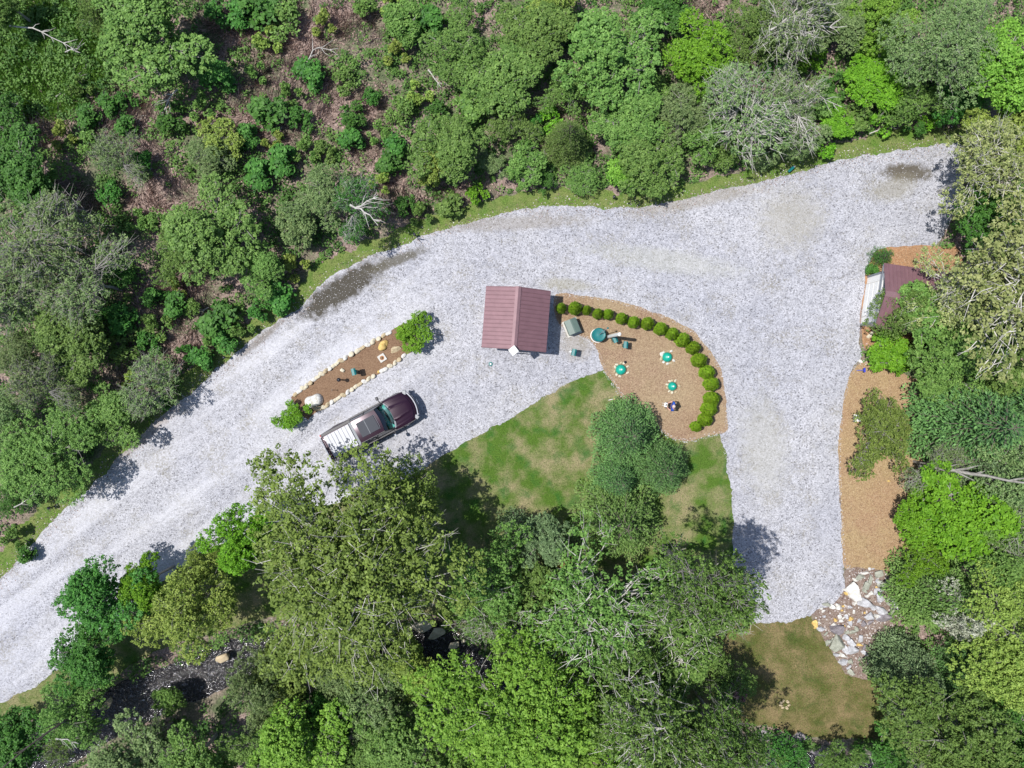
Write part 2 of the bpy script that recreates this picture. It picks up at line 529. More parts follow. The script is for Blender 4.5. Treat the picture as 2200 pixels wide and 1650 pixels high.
# ------------------------------------------------------------------ labels that say which one
LANDMARKS = [
    ("the red-roofed shed", 1110, 690), ("the parked pickup", 796, 914), ("the stone-edged strip bed", 760, 790),
    ("the curved row of clipped shrubs", 1500, 730), ("the garage", 1930, 620), ("the rock pile", 1850, 1320),
    ("the muddy puddle", 740, 620), ("the stream pool", 940, 1400), ("the foaming stretch of stream", 370, 1490),
    ("the two dark conifers", 1370, 980), ("the road's lower right end", 1660, 1335), ("the tan straw bed", 1880, 1100),
    ("the photo's top left corner", 0, 0), ("the photo's top right corner", 2200, 0), ("the photo's lower left corner", 0, 1650),
    ("the photo's lower right corner", 2200, 1650), ("the middle of the top edge", 1100, 0), ("the left end of the road", 0, 1380),
    ("the middle of the left edge", 0, 825), ("the middle of the bottom edge", 1100, 1650), ("the road's upper right end", 2050, 350),
    ("the white dead limbs", 785, 450), ("the bare sapling thicket", 110, 600), ("the grassy clearing", 110, 130),
    ("the litter-floored gully", 520, 250), ("the blossoming tree", 2061, 1314),
]
USED = set()


def where(look, px, py, marks=None):
    marks = marks or LANDMARKS
    ds = sorted((math.hypot(px - x, py - y), n, x, y) for n, x, y in marks)
    words = ["right of", "above and right of", "above", "above and left of", "left of", "below and left of", "below", "below and right of"]
    cands = []
    for d, n, x, y in ds[:7]:
        if d < 12: continue
        k = int(round(math.atan2(-(py - y), px - x) / (math.pi / 4))) % 8
        far = "close " if d < 90 else ("" if d < 210 else "far ")
        if len(marks) < 12: far = "just " if d < 30 else ("" if d < 65 else "well ")
        cands.append(f"{look} {far}{words[k]} {n}")
    for s in cands:
        if s not in USED and len(s.split()) <= 16:
            USED.add(s); return s
    for a in cands:
        for d, n, x, y in ds[:7]:
            s = f"{a}, towards {n}"
            if n not in a and s not in USED and len(s.split()) <= 16:
                USED.add(s); return s
    return cands[0]


ORD = ["first", "second", "third", "fourth", "fifth", "sixth", "seventh", "eighth", "ninth", "tenth", "eleventh", "twelfth",
       "thirteenth", "fourteenth", "fifteenth", "sixteenth", "seventeenth", "eighteenth", "nineteenth", "twentieth",
       "twenty-first", "twenty-second", "twenty-third"]

# ------------------------------------------------------------------ ground outlines (photo pixels)
UPPER = [(-120, 1370), (0, 1247), (60, 1180), (130, 1100), (200, 1043), (255, 985), (290, 947), (330, 907), (400, 850), (480, 782), (560, 714),
         (640, 662), (700, 602), (770, 562), (850, 531), (900, 510), (1000, 480), (1100, 452), (1200, 441), (1290, 445),
         (1370, 446), (1450, 433), (1560, 405), (1700, 375), (1800, 347), (1900, 330), (1980, 316), (2062, 311)]
ROAD = UPPER + [(2068, 400), (2040, 470), (2005, 532), (1900, 533), (1880, 545), (1872, 575), (1862, 592), (1846, 706), (1853, 760), (1835, 785), (1825, 805),
        (1812, 860), (1805, 930), (1803, 1000), (1806, 1100), (1814, 1200), (1815, 1262), (1795, 1298), (1745, 1322), (1700, 1334), (1640, 1337), (1592, 1327),
        (1580, 1250), (1575, 1150), (1571, 1060), (1563, 1000), (1535, 900), (1500, 800), (1440, 730), (1360, 700), (1290, 690), (1300, 740), (1312, 790),
        (1290, 797), (1230, 818), (1150, 866), (1060, 920), (1000, 950), (940, 985), (880, 1022), (760, 1066), (650, 1104),
        (560, 1135), (480, 1168), (410, 1203), (340, 1255), (270, 1312), (200, 1372), (130, 1432), (60, 1482), (0, 1510), (-120, 1565)]
BED = [(1196, 634), (1260, 635), (1320, 645), (1380, 662), (1440, 685), (1490, 712), (1525, 752), (1550, 795), (1559, 850), (1563, 900), (1561, 926),
       (1520, 936), (1480, 947), (1440, 940), (1400, 905), (1345, 864), (1322, 830), (1304, 805), (1292, 780), (1284, 755), (1266, 730), (1232, 716), (1205, 700), (1192, 680)]
_z1 = [(300, 890), (370, 832), (640, 628), (860, 480), (1262, 248), (1400, 165), (1500, 180), (1560, 300), (1540, 400), (1420, 485), (1275, 592), (1163, 655),
       (660, 975), (520, 1055), (470, 1110), (400, 1060), (330, 950)]
ISLAND = [(560 + x / 4.5825, 660 + y / 4.5825) for x, y in _z1]
STRAW = [(1850, 778), (1900, 785), (1975, 820), (2000, 900), (2010, 1000), (2000, 1120), (1960, 1215), (1905, 1236), (1840, 1226), (1812, 1215),
         (1806, 1100), (1801, 1000), (1803, 930), (1811, 860), (1824, 805)]
CLAY = [(1878, 545), (1905, 531), (2008, 529), (2060, 540), (2080, 700), (1880, 760), (1850, 708), (1860, 592)]
RUBBLE = [(1820, 1222), (1905, 1228), (1955, 1290), (1965, 1325), (1900, 1350), (1885, 1400), (1850, 1455), (1812, 1440), (1775, 1380), (1742, 1325),
          (1790, 1298), (1815, 1262)]
LAWN = [(1310, 770), (1210, 800), (1060, 890), (900, 980), (760, 1040), (560, 1100), (410, 1170), (270, 1280), (130, 1400), (0, 1480), (-120, 1530),
        (-120, 1640), (0, 1570), (120, 1520), (220, 1470), (330, 1400), (460, 1360), (640, 1310), (860, 1310), (1000, 1345), (1180, 1460), (1400, 1480), (1585, 1440), (1585, 1300),
        (1590, 900), (1500, 820)]
MOSS = [(1560, 1300), (1600, 1300), (1745, 1312), (1790, 1380), (1830, 1450), (1910, 1480), (1920, 1580), (1780, 1590), (1640, 1560), (1520, 1530), (1400, 1490), (1430, 1400)]
VERGE_IN = [(x, y) for x, y in UPPER]
_vw = [46, 46, 44, 42, 36, 36, 38, 40, 40, 38, 36, 32, 34, 32, 34, 36, 34, 34, 36, 38, 36, 30, 28, 32, 38, 44, 46, 44]


def offset_line(line, w):
    o = []
    for i, (x, y) in enumerate(line):
        a = line[max(i - 1, 0)]; b = line[min(i + 1, len(line) - 1)]
        dx, dy = b[0] - a[0], b[1] - a[1]; l = math.hypot(dx, dy)
        o.append((x + dy / l * w[i], y - dx / l * w[i]))
    return o


VERGE_OUT = offset_line(UPPER, _vw)
VERGE = [(x, y + 25) for x, y in UPPER] + [(2090, 300)] + VERGE_OUT[::-1]


def world_poly(px):
    return np.array([P(x, y)[:2] for x, y in px])


def rough_outline(poly, amp=0.10, step=0.16, seed=0):
    """resample a smooth closed outline and roughen it so that edges look natural"""
    r = np.random.default_rng(seed)
    n = len(poly); pts = []
    for i in range(n):
        p0, p1, p2, p3 = poly[i - 1], poly[i], poly[(i + 1) % n], poly[(i + 2) % n]
        k = max(1, int(np.linalg.norm(p2 - p1) / step))
        for j in range(k):
            t = j / k
            q = 0.5 * ((2 * p1) + (-p0 + p2) * t + (2 * p0 - 5 * p1 + 4 * p2 - p3) * t * t + (-p0 + 3 * p1 - 3 * p2 + p3) * t ** 3)
            lin = p1 + (p2 - p1) * t
            pts.append(q * 0.7 + lin * 0.3)
    pts = np.array(pts)
    d = np.roll(pts, -1, 0) - np.roll(pts, 1, 0)
    nrm = np.stack([d[:, 1], -d[:, 0]], 1); nrm /= np.maximum(np.linalg.norm(nrm, axis=1, keepdims=True), 1e-6)
    a = r.normal(0, 1, len(pts)); b = np.convolve(np.concatenate([a, a, a]), np.ones(5) / 5, 'same')[len(a):2 * len(a)] * 2
    return pts + nrm * (0.6 * b + 0.5 * a)[:, None] * amp * 0.6


def sheet(name, px, mat, z, amp=0.10, seed=0):
    pts = rough_outline(world_poly(px), amp, 0.16, seed)
    tri = tessellate_polygon([[Vector((x, y, 0)) for x, y in pts]])
    me = bpy.data.meshes.new(name)
    me.from_pydata([(x, y, z) for x, y in pts], [], [t for t in tri])
    bm = bmesh.new(); bm.from_mesh(me)
    for f in bm.faces:
        f.normal_update()
        if f.normal.z < 0: f.normal_flip()
    bm.to_mesh(me); bm.free()
    o = link(name, me, mat); o["kind"] = "structure"
    return o


def inside(pts, poly):
    x, y = pts[:, 0], pts[:, 1]; c = np.zeros(len(pts), bool); n = len(poly); j = n - 1
    for i in range(n):
        xi, yi = poly[i]; xj, yj = poly[j]
        k = ((yi > y) != (yj > y)) & (x < (xj - xi) * (y - yi) / (yj - yi + 1e-12) + xi)
        c ^= k; j = i
    return c


def dist_line(pts, line, closed=False):
    best = np.full(len(pts), 1e9); n = len(line)
    for i in range(n if closed else n - 1):
        a = np.asarray(line[i]); b = np.asarray(line[(i + 1) % n]); ab = b - a
        t = np.clip(((pts - a) @ ab) / (ab @ ab + 1e-12), 0, 1)
        best = np.minimum(best, np.linalg.norm(pts - (a + t[:, None] * ab), axis=1))
    return best


STREAM = [(-500, 1830), (-100, 1700), (100, 1618), (240, 1535), (370, 1490), (490, 1440), (650, 1412), (800, 1400), (930, 1402), (1010, 1455), (1150, 1545),
          (1350, 1625), (1600, 1668), (1800, 1690), (2000, 1700), (2500, 1790)]
STREAM_W = world_poly(STREAM)
WP = {k: world_poly(v) for k, v in dict(road=ROAD, lawn=LAWN, moss=MOSS, verge=VERGE, straw=STRAW, clay=CLAY, rubble=RUBBLE, bed=BED).items()}


def vnoise(p, s, seed=0):
    """cheap smooth value noise on (N,2) points"""
    r = np.random.default_rng(seed); g = r.random((64, 64))
    q = p * s + 1000.0; i = np.floor(q).astype(int); f = q - i; f = f * f * (3 - 2 * f)
    a = g[i[:, 0] % 64, i[:, 1] % 64]; b = g[(i[:, 0] + 1) % 64, i[:, 1] % 64]
    c_ = g[i[:, 0] % 64, (i[:, 1] + 1) % 64]; d = g[(i[:, 0] + 1) % 64, (i[:, 1] + 1) % 64]
    return (a * (1 - f[:, 0]) + b * f[:, 0]) * (1 - f[:, 1]) + (c_ * (1 - f[:, 0]) + d * f[:, 0]) * f[:, 1]


def built(pts, margin=0.0):
    c = np.zeros(len(pts), bool)
    for k, w in WP.items():
        c |= inside(pts, w)
        if margin > 0: c |= dist_line(pts, w, True) < margin
    return c


def ground_z(pts):
    pts = np.asarray(pts, float)
    ds = dist_line(pts, STREAM_W)
    t = np.clip((2.6 - ds) / 1.7, 0, 1); t = t * t * (3 - 2 * t)
    z = -1.0 * t
    flat = np.full(len(pts), 1e9); ins = np.zeros(len(pts), bool)
    for k, w in WP.items():
        flat = np.minimum(flat, dist_line(pts, w, True)); ins |= inside(pts, w)
    fl = np.clip((flat - 0.4) / 3.0, 0, 1) * (~ins)
    z = z * np.clip(flat / 0.5, 0, 1) * (~ins)
    z = z + fl * (vnoise(pts, 0.35, 3) * 0.35 + vnoise(pts, 1.1, 4) * 0.12)
    return z


# ground: one sheet, finer near, reaching far out
gx = np.concatenate([[-400, -250, -150, -100, -70, -55], np.arange(-45, 45.01, 0.5), [55, 70, 100, 150, 250, 400]])
gy = np.concatenate([[-400, -250, -150, -100, -70, -48], np.arange(-38, 38.01, 0.5), [48, 70, 100, 150, 250, 400]])
X, Y = np.meshgrid(gx, gy, indexing='xy')
gp = np.stack([X.ravel(), Y.ravel()], 1)
gz = ground_z(gp)
nx, ny = len(gx), len(gy)
idx = np.arange(nx * ny).reshape(ny, nx)
gf = np.stack([idx[:-1, :-1].ravel(), idx[:-1, 1:].ravel(), idx[1:, 1:].ravel(), idx[1:, :-1].ravel()], 1)
gnd = link("ground", np_mesh("ground", np.column_stack([gp, gz]), gf, smooth=True), M['floor']); gnd["kind"] = "structure"
sheet("lawn", LAWN, M['lawn'], 0.006, 0.12, 1)
sheet("mossy_ground", MOSS, M['moss'], 0.010, 0.16, 2)
sheet("grass_verge", VERGE, M['verge'], 0.0075, 0.22, 3)
sheet("road", ROAD, M['gravel'], 0.016, 0.10, 4)
sheet("clay_ground", CLAY, M['clay'], 0.021, 0.08, 5)
sheet("straw_ground", STRAW, M['straw'], 0.022, 0.06, 6)
sheet("rubble_ground", RUBBLE, M['rubblebed'], 0.027, 0.10, 7)
sheet("mulch_ground", BED, M['mulch'], 0.024, 0.05, 8)
sheet("strip_mulch_ground", ISLAND, M['island'], 0.024, 0.04, 9)
# water: ribbon along the stream
wl = []
for i, p in enumerate(STREAM_W):
    a = STREAM_W[max(i - 1, 0)]; b = STREAM_W[min(i + 1, len(STREAM_W) - 1)]
    d = (b - a) / np.linalg.norm(b - a); n_ = np.array([-d[1], d[0]])
    wl.append((p + n_ * 1.9, p - n_ * 1.9))
wv = [(*q, -0.62) for pr in wl for q in pr]
wf = [(2 * i, 2 * i + 1, 2 * i + 3, 2 * i + 2) for i in range(len(wl) - 1)]
wme = bpy.data.meshes.new("stream_water"); wme.from_pydata(wv, [], wf)
wo = link("stream_water", wme, M['water']); wo["kind"] = "structure"

# ------------------------------------------------------------------ vegetation generators
def unit(v):
    return v / np.maximum(np.linalg.norm(v, axis=1, keepdims=True), 1e-9)


def leaf_quads(pos, nrm, size, r, aspect=0.6, along=None):
    n = len(pos)
    t = r.normal(size=(n, 3)) if along is None else along + r.normal(size=(n, 3)) * 0.35
    t = unit(t - nrm * np.sum(t * nrm, 1, keepdims=True)); b = np.cross(nrm, t)
    l = size[:, None] * 0.5; w = l * aspect
    v = np.empty((n, 4, 3))
    v[:, 0] = pos - t * l; v[:, 1] = pos + b * w + t * l * 0.1; v[:, 2] = pos + t * l; v[:, 3] = pos - b * w + t * l * 0.1
    v[:, 0, 2] -= size * 0.12; v[:, 2, 2] -= size * 0.12
    f = np.arange(n * 4).reshape(n, 4)
    return v.reshape(-1, 3), f


def clump_leaves(cent, rad, count, size, r, up=0.55, flat=0.75, tintc=None):
    """count leaves over each of the clump centres, mostly on each clump's upper shell"""
    n = len(cent); k = np.repeat(np.arange(n), count)
    d = unit(r.normal(size=(len(k), 3)) + np.array([0, 0, up]))
    rr = rad[k] * (0.55 + 0.55 * r.random(len(k)) ** 0.6)
    pos = cent[k] + d * rr[:, None] * np.array([1, 1, flat])
    nrm = unit(d * 0.45 + np.array([0, 0, 0.75]) + r.normal(size=(len(k), 3)) * 0.42)
    s = size * (0.65 + 0.7 * r.random(len(k)))
    v, f = leaf_quads(pos, nrm, s, r)
    tc = r.random(n) if tintc is None else tintc
    tint = np.clip(0.55 * tc[k] + 0.5 * r.random(len(k)) ** 1.3, 0, 1)
    return v, f, tint


def skeleton(targets, base, fork_z, n_limb, r, r0=0.12, wig=0.25, twig_r=0.012):
    """trunk, limbs and branches that reach every target"""
    n_limb = max(2, min(n_limb, len(targets)))
    c = targets[r.choice(len(targets), n_limb, replace=False)].copy()
    for _ in range(6):
        a = np.argmin(((targets[:, None] - c[None]) ** 2).sum(2), 1)
        for i in range(n_limb):
            if (a == i).any(): c[i] = targets[a == i].mean(0)
    mb = MB()
    fork = np.array([base[0], base[1], fork_z])
    lean = r.normal(size=2) * 0.1
    tp = [np.array([base[0], base[1], -0.15]), np.array([base[0] + lean[0], base[1] + lean[1], fork_z * 0.55]), fork]
    top = np.array([c[:, 0].mean(), c[:, 1].mean(), targets[:, 2].max() * 0.85])
    lead = [fork, fork * 0.5 + top * 0.5 + np.append(r.normal(size=2) * wig, 0), top]
    mb.tube(tp + lead[1:], [r0 * 1.25, r0, r0 * 0.85, r0 * 0.5, r0 * 0.15], 7)
    for i in range(n_limb):
        m_ = targets[a == i]
        if len(m_) == 0: continue
        st = fork if i % 2 == 0 else lead[1]
        if c[i][2] < st[2] + 0.1: st = fork
        end = c[i] * 0.85 + st * 0.15; end[2] = c[i][2] - 0.15
        path = [st]
        for t in (0.35, 0.7, 1.0):
            q = st + (end - st) * t; q[2] += 0.25 * math.sin(t * 3.1) * (end[2] - st[2]) * 0.3
            path.append(q + r.normal(size=3) * wig * (0.6 if t < 1 else 0.2))
        mb.tube(path, [r0 * 0.5, r0 * 0.38, r0 * 0.26, r0 * 0.16], 5, False)
        for q in m_:
            k = int(r.integers(1, 4)); s = path[k]
            mid = (s + q) / 2 + r.normal(size=3) * wig * 0.35; mid[2] += 0.1
            mb.tube([s, mid, q], [max(r0 * 0.15, twig_r * 1.6), twig_r * 1.4, twig_r * 0.5], 4, False)
    return mb


def crown_targets(n, R_, zc, hz, r, lobes=5, low=-0.35, fill=0.25):
    """clump centres through a crown's volume, denser at its uneven shell"""
    out = []; ph = r.random(lobes) * 6.28; am = 0.10 + 0.14 * r.random(lobes)
    while len(out) < n:
        d = r.normal(size=3); d /= np.linalg.norm(d)
        if d[2] < low: continue
        t = math.atan2(d[1], d[0])
        f = 1 + sum(am[k] * math.cos((k + 2) * t + ph[k]) for k in range(lobes)) * math.sqrt(max(0, 1 - d[2] ** 2))
        q = r.random() ** (0.33 if r.random() < fill else 0.08)
        p = np.array([d[0] * R_ * f * q, d[1] * R_ * f * q, zc + d[2] * hz * q])
        if p[2] < 0.15: continue
        out.append(p)
    return np.array(out)


VAR = {}


def lobed_targets(n, R_, zc, hz, r, n_lobe, shrub):
    """tuft positions over the upper shells of many overlapping sub-crowns: an uneven crown with dark gaps"""
    ph = r.random(4) * 6.28; am = 0.08 + 0.12 * r.random(4)
    lob = []
    for k in range(n_lobe):
        d = r.normal(size=3); d[2] = abs(d[2]) * 0.9 - 0.25; d /= np.linalg.norm(d)
        t = math.atan2(d[1], d[0]); f = 1 + sum(am[i] * math.cos((i + 2) * t + ph[i]) for i in range(4))
        q = r.random() ** 0.4
        lr = R_ * (0.22 + 0.20 * r.random())
        lob.append((d[0] * (R_ * f - lr * 0.7) * q, d[1] * (R_ * f - lr * 0.7) * q, zc + d[2] * hz * (0.5 + 0.5 * q) + hz * 0.25 * (1 - q), lr))
    lob = np.array(lob)
    k = r.integers(0, n_lobe, n)
    w = lob[:, 3] ** 2; k = r.choice(n_lobe, n, p=w / w.sum())
    d = unit(r.normal(size=(n, 3)) + np.array([0, 0, 0.55]))
    sq = 0.80 * min(1.0, hz / R_ + 0.25)
    p = lob[k, :3] + d * (lob[k, 3] * (0.72 + 0.36 * r.random(n)))[:, None] * np.array([1, 1, sq])
    p = p[p[:, 2] > 0.12]
    return p, lob


def broad(key, R_, h, n_t, t_r, per, leaf, seed, n_lobe=14, sparse=1.0, n_limb=7, r0=None, shrub=False, twigs=0, wig=None, barkw=0.012):
    r = np.random.default_rng(seed)
    zc, hz = (h * 0.48, h * 0.40) if shrub else (h * 0.62, h * 0.30)
    tg, lob = lobed_targets(n_t, R_ * 0.93, zc, hz, r, n_lobe, shrub)
    tg = tg[r.random(len(tg)) < sparse]
    lo_, hi_ = np.percentile(tg[:, :2], 3, axis=0), np.percentile(tg[:, :2], 97, axis=0)
    tg[:, :2] -= (lo_ + hi_) / 2
    R_ = float(np.percentile(np.linalg.norm(tg[:, :2], axis=1), 90))
    rad = t_r * (0.6 + 0.7 * r.random(len(tg)))
    tc = np.clip(0.5 + 0.28 * r.normal(size=len(tg)), 0, 1)
    v, f, t = clump_leaves(tg, rad, per, leaf, r, up=0.45, tintc=tc)
    crown = np_mesh(key + "_crown", v, f, t)
    r0 = r0 or 0.018 * h + 0.03
    sub = tg[r.choice(len(tg), min(len(tg), 190), replace=False)]
    sk = skeleton(sub, (0, 0), h * (0.12 if shrub else 0.36), n_limb, r, r0, wig if wig is not None else 0.05 * R_, barkw)
    if twigs:
        for q in tg[r.choice(len(tg), min(len(tg), twigs), replace=False)]:
            for _ in range(2):
                d = r.normal(size=3) * 0.45 + np.array([q[0], q[1], 0.5]) / max(R_, 1) * 0.8
                d /= np.linalg.norm(d); l_ = 0.35 + 0.5 * r.random()
                e = q + d * l_ + r.normal(size=3) * 0.08
                s_ = q - d * l_ * 0.7 + r.normal(size=3) * 0.08
                sk.tube([s_, q + r.normal(size=3) * 0.05, e], [barkw * 1.2, barkw * 0.8, barkw * 0.3], 3, False)
    VAR[key] = dict(crown=crown, trunk=sk.mesh(key + "_trunk", smooth=True), R=R_, h=h, zc=zc)


def conifer(key, R_, h, seed, whorls=14, per=9, droop=0.35, leaf=0.16, tight=1.0, dens=1.0):
    r = np.random.default_rng(seed)
    mb = MB(); mb.tube([(0, 0, -0.15), (0, 0, h * 0.5), (0, 0, h * 0.98)], [0.03 * h, 0.02 * h, 0.01], 7)
    P0 = []; AL = []; SZ = []
    for w_ in range(whorls):
        t = (w_ + 0.5) / whorls
        z0 = h * (0.10 + 0.88 * t)
        ln = R_ * (1 - t) ** 0.75 + 0.12
        nb = max(4, int(per * (1.15 - 0.55 * t)))
        off = r.random() * 6.28
        for b in range(nb):
            a = off + b * 2 * math.pi / nb + r.normal() * 0.15
            L_ = ln * (0.78 + 0.34 * r.random())
            d = np.array([math.cos(a), math.sin(a), 0])
            ns = max(3, int(L_ / 0.16))
            ss = np.linspace(0.08, 1, ns)
            pts = np.array([d * L_ * s + np.array([0, 0, z0 + L_ * (0.22 * s - droop * s * s)]) for s in ss])
            mb.tube([(0, 0, z0), pts[ns // 2], pts[-1]], [0.03, 0.018, 0.006], 4, False)
            side = np.array([-d[1], d[0], 0])
            for i, s in enumerate(ss):
                wl_ = L_ * 0.38 * (1 - s) * (s + 0.35) * 1.6 * tight + 0.10
                k = int(max(3, wl_ / 0.055 * dens))
                for sg in (-1, 1):
                    u = r.random(k)
                    q = pts[i] + (side * sg)[None] * (u * wl_)[:, None] + d[None] * (u * wl_ * 0.65)[:, None]
                    q[:, 2] -= u * wl_ * 0.28
                    q += r.normal(size=(k, 3)) * 0.035
                    P0.append(q); al = unit((side * sg * 0.75 + d)[None].repeat(k, 0)); AL.append(al)
                    SZ.append(leaf * (0.7 + 0.6 * r.random(k)))
    pos = np.concatenate(P0); al = np.concatenate(AL); sz = np.concatenate(SZ)
    nrm = unit(np.array([0, 0, 1.0]) + r.normal(size=pos.shape) * 0.5)
    v, f = leaf_quads(pos, nrm, sz, r, 0.36, al)
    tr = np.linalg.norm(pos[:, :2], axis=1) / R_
    tint = np.clip(-0.05 + 0.45 * tr + 0.65 * r.random(len(pos)), 0, 1)  # sunlit frond tips put into the colour: needles lighten outwards
    VAR[key] = dict(crown=np_mesh(key + "_crown", v, f, tint), trunk=mb.mesh(key + "_trunk", smooth=True), R=R_, h=h, zc=h * 0.35)


#      key      R    h    n   tuft leaves size seed lobes
broad('tiny1', 0.7, 0.9, 85, 0.11, 11, 0.115, 1, 5, shrub=True, n_limb=4, r0=0.03)
broad('tiny2', 0.7, 0.9, 100, 0.10, 10, 0.11, 2, 6, shrub=True, n_limb=4, r0=0.03)
broad('tiny3', 0.7, 0.8, 80, 0.11, 12, 0.12, 3, 4, shrub=True, n_limb=5, r0=0.03)
broad('shrub1', 1.7, 2.4, 480, 0.14, 12, 0.13, 4, 9, shrub=True)
broad('shrub2', 1.7, 2.4, 420, 0.15, 13, 0.14, 5, 8, shrub=True)
broad('shrub3', 1.7, 2.2, 520, 0.13, 10, 0.12, 6, 11, shrub=True)
broad('tree1', 3.2, 6.0, 1500, 0.155, 13, 0.145, 7, 18)
broad('tree2', 3.2, 6.0, 1250, 0.18, 15, 0.155, 8, 15)
broad('tree3', 3.2, 5.6, 1500, 0.145, 11, 0.13, 9, 22)
broad('giant1', 5.6, 9.0, 3300, 0.20, 14, 0.165, 10, 30, n_limb=12)
broad('giant2', 5.6, 9.0, 4600, 0.16, 12, 0.130, 11, 34, n_limb=14, twigs=380, barkw=0.012)
broad('twig1', 3.2, 5.2, 850, 0.15, 9, 0.125, 12, 18, n_limb=9, twigs=240, wig=0.30, barkw=0.013, r0=0.10)
broad('twig2', 3.2, 5.2, 750, 0.155, 9, 0.125, 13, 16, n_limb=9, twigs=200, wig=0.35, barkw=0.013, r0=0.10)
broad('limb1', 5.4, 8.5, 1900, 0.17, 10, 0.15, 14, 28, n_limb=13, twigs=200, wig=0.5, barkw=0.019, r0=0.22)
broad('limb2', 4.2, 7.5, 1300, 0.17, 11, 0.15, 15, 20, n_limb=11, twigs=170, wig=0.45, barkw=0.018, r0=0.17)
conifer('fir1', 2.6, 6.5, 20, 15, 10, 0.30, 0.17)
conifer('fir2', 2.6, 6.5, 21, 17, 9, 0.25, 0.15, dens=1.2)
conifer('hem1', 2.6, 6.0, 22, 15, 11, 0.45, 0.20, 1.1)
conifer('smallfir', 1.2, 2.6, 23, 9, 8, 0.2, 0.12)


def thuja(key, seed):
    r = np.random.default_rng(seed); R_, h = 0.40, 1.15
    n = 2600; u = r.random(n); z = h * (0.02 + 0.97 * u)
    prof = R_ * np.sin(np.clip((1 - u) ** 0.75 * 2.35, 0, math.pi)) ** 0.8
    a = r.random(n) * 6.28; lump = 1 + 0.07 * np.sin(a * 5 + z * 9) + 0.05 * np.sin(a * 9 - z * 14)
    rr = prof * lump * (0.86 + 0.18 * r.random(n))
    pos = np.column_stack([rr * np.cos(a), rr * np.sin(a), z])
    out = np.column_stack([np.cos(a), np.sin(a), 0.5 + 0 * a])
    nrm = unit(np.column_stack([-np.sin(a), np.cos(a), 0.4 + 0 * a]) * 0.5 + out * 0.8 + r.normal(size=(n, 3)) * 0.4)
    v, f = leaf_quads(pos, nrm, 0.085 * (0.7 + 0.6 * r.random(n)), r, 0.6, out)
    tint = np.clip(0.7 * r.random(n) + 0.3 * (lump - 0.88) / 0.24, 0, 1)
    mb = MB(); mb.tube([(0, 0, -0.05), (0, 0, h * 0.9)], [0.035, 0.01], 6)
    VAR[key] = dict(crown=np_mesh(key + "_crown", v, f, tint), trunk=mb.mesh(key + "_trunk"), R=R_, h=h, zc=h * 0.5)


thuja('thuja1', 31); thuja('thuja2', 32)


def plant(var, px, py, rpx, h, leaf, name, label, cat, group, barkm='bark_dark', sy=1.0, rot=None, parts=("crown", "trunk"), rotx=None):
    """a plant whose crown's middle is seen at photo pixel (px,py), rpx pixels in radius and h metres tall"""
    V = VAR[var]
    zc = V['zc'] * h / V['h']
    p = P(px, py, zc)
    R_ = rpx / PPM * (H - zc) / H * 0.96
    g0 = float(ground_z([[p.x, p.y]])[0])
    root = empty(name, (p.x, p.y, g0), rot if rot is not None else random.uniform(0, 6.28))
    s = R_ / V['R']
    if sy != 1.0: root.rotation_euler = (0, 0, rot or 0.0)
    root.scale = (s, s * sy, h / V['h'])
    tag(root, label, cat, group)
    for nm, me, mt in ((parts[0], V['crown'], L[leaf]), (parts[1], V['trunk'], M[barkm])):
        if len(me.materials) == 0: me.materials.append(mt)
        o = bpy.data.objects.new(nm, me)
        o.material_slots[0].link = 'OBJECT'; o.material_slots[0].material = mt
        o.parent = root; COL.objects.link(o)
    return root


# ------------------------------------------------------------------ the woods: every tree and shrub
LOOK = {'mid': "mid-green", 'deep': "deep green", 'bright': "bright green", 'lime': "lime-green", 'yellow': "yellowish green", 'olive': "olive green",
        'grey': "grey-green", 'pale': "pale cream-green", 'pine': "blue-green", 'fir': "soft green", 'hem': "grey-green", 'red': "reddish brown", 'under': 'dark green'}
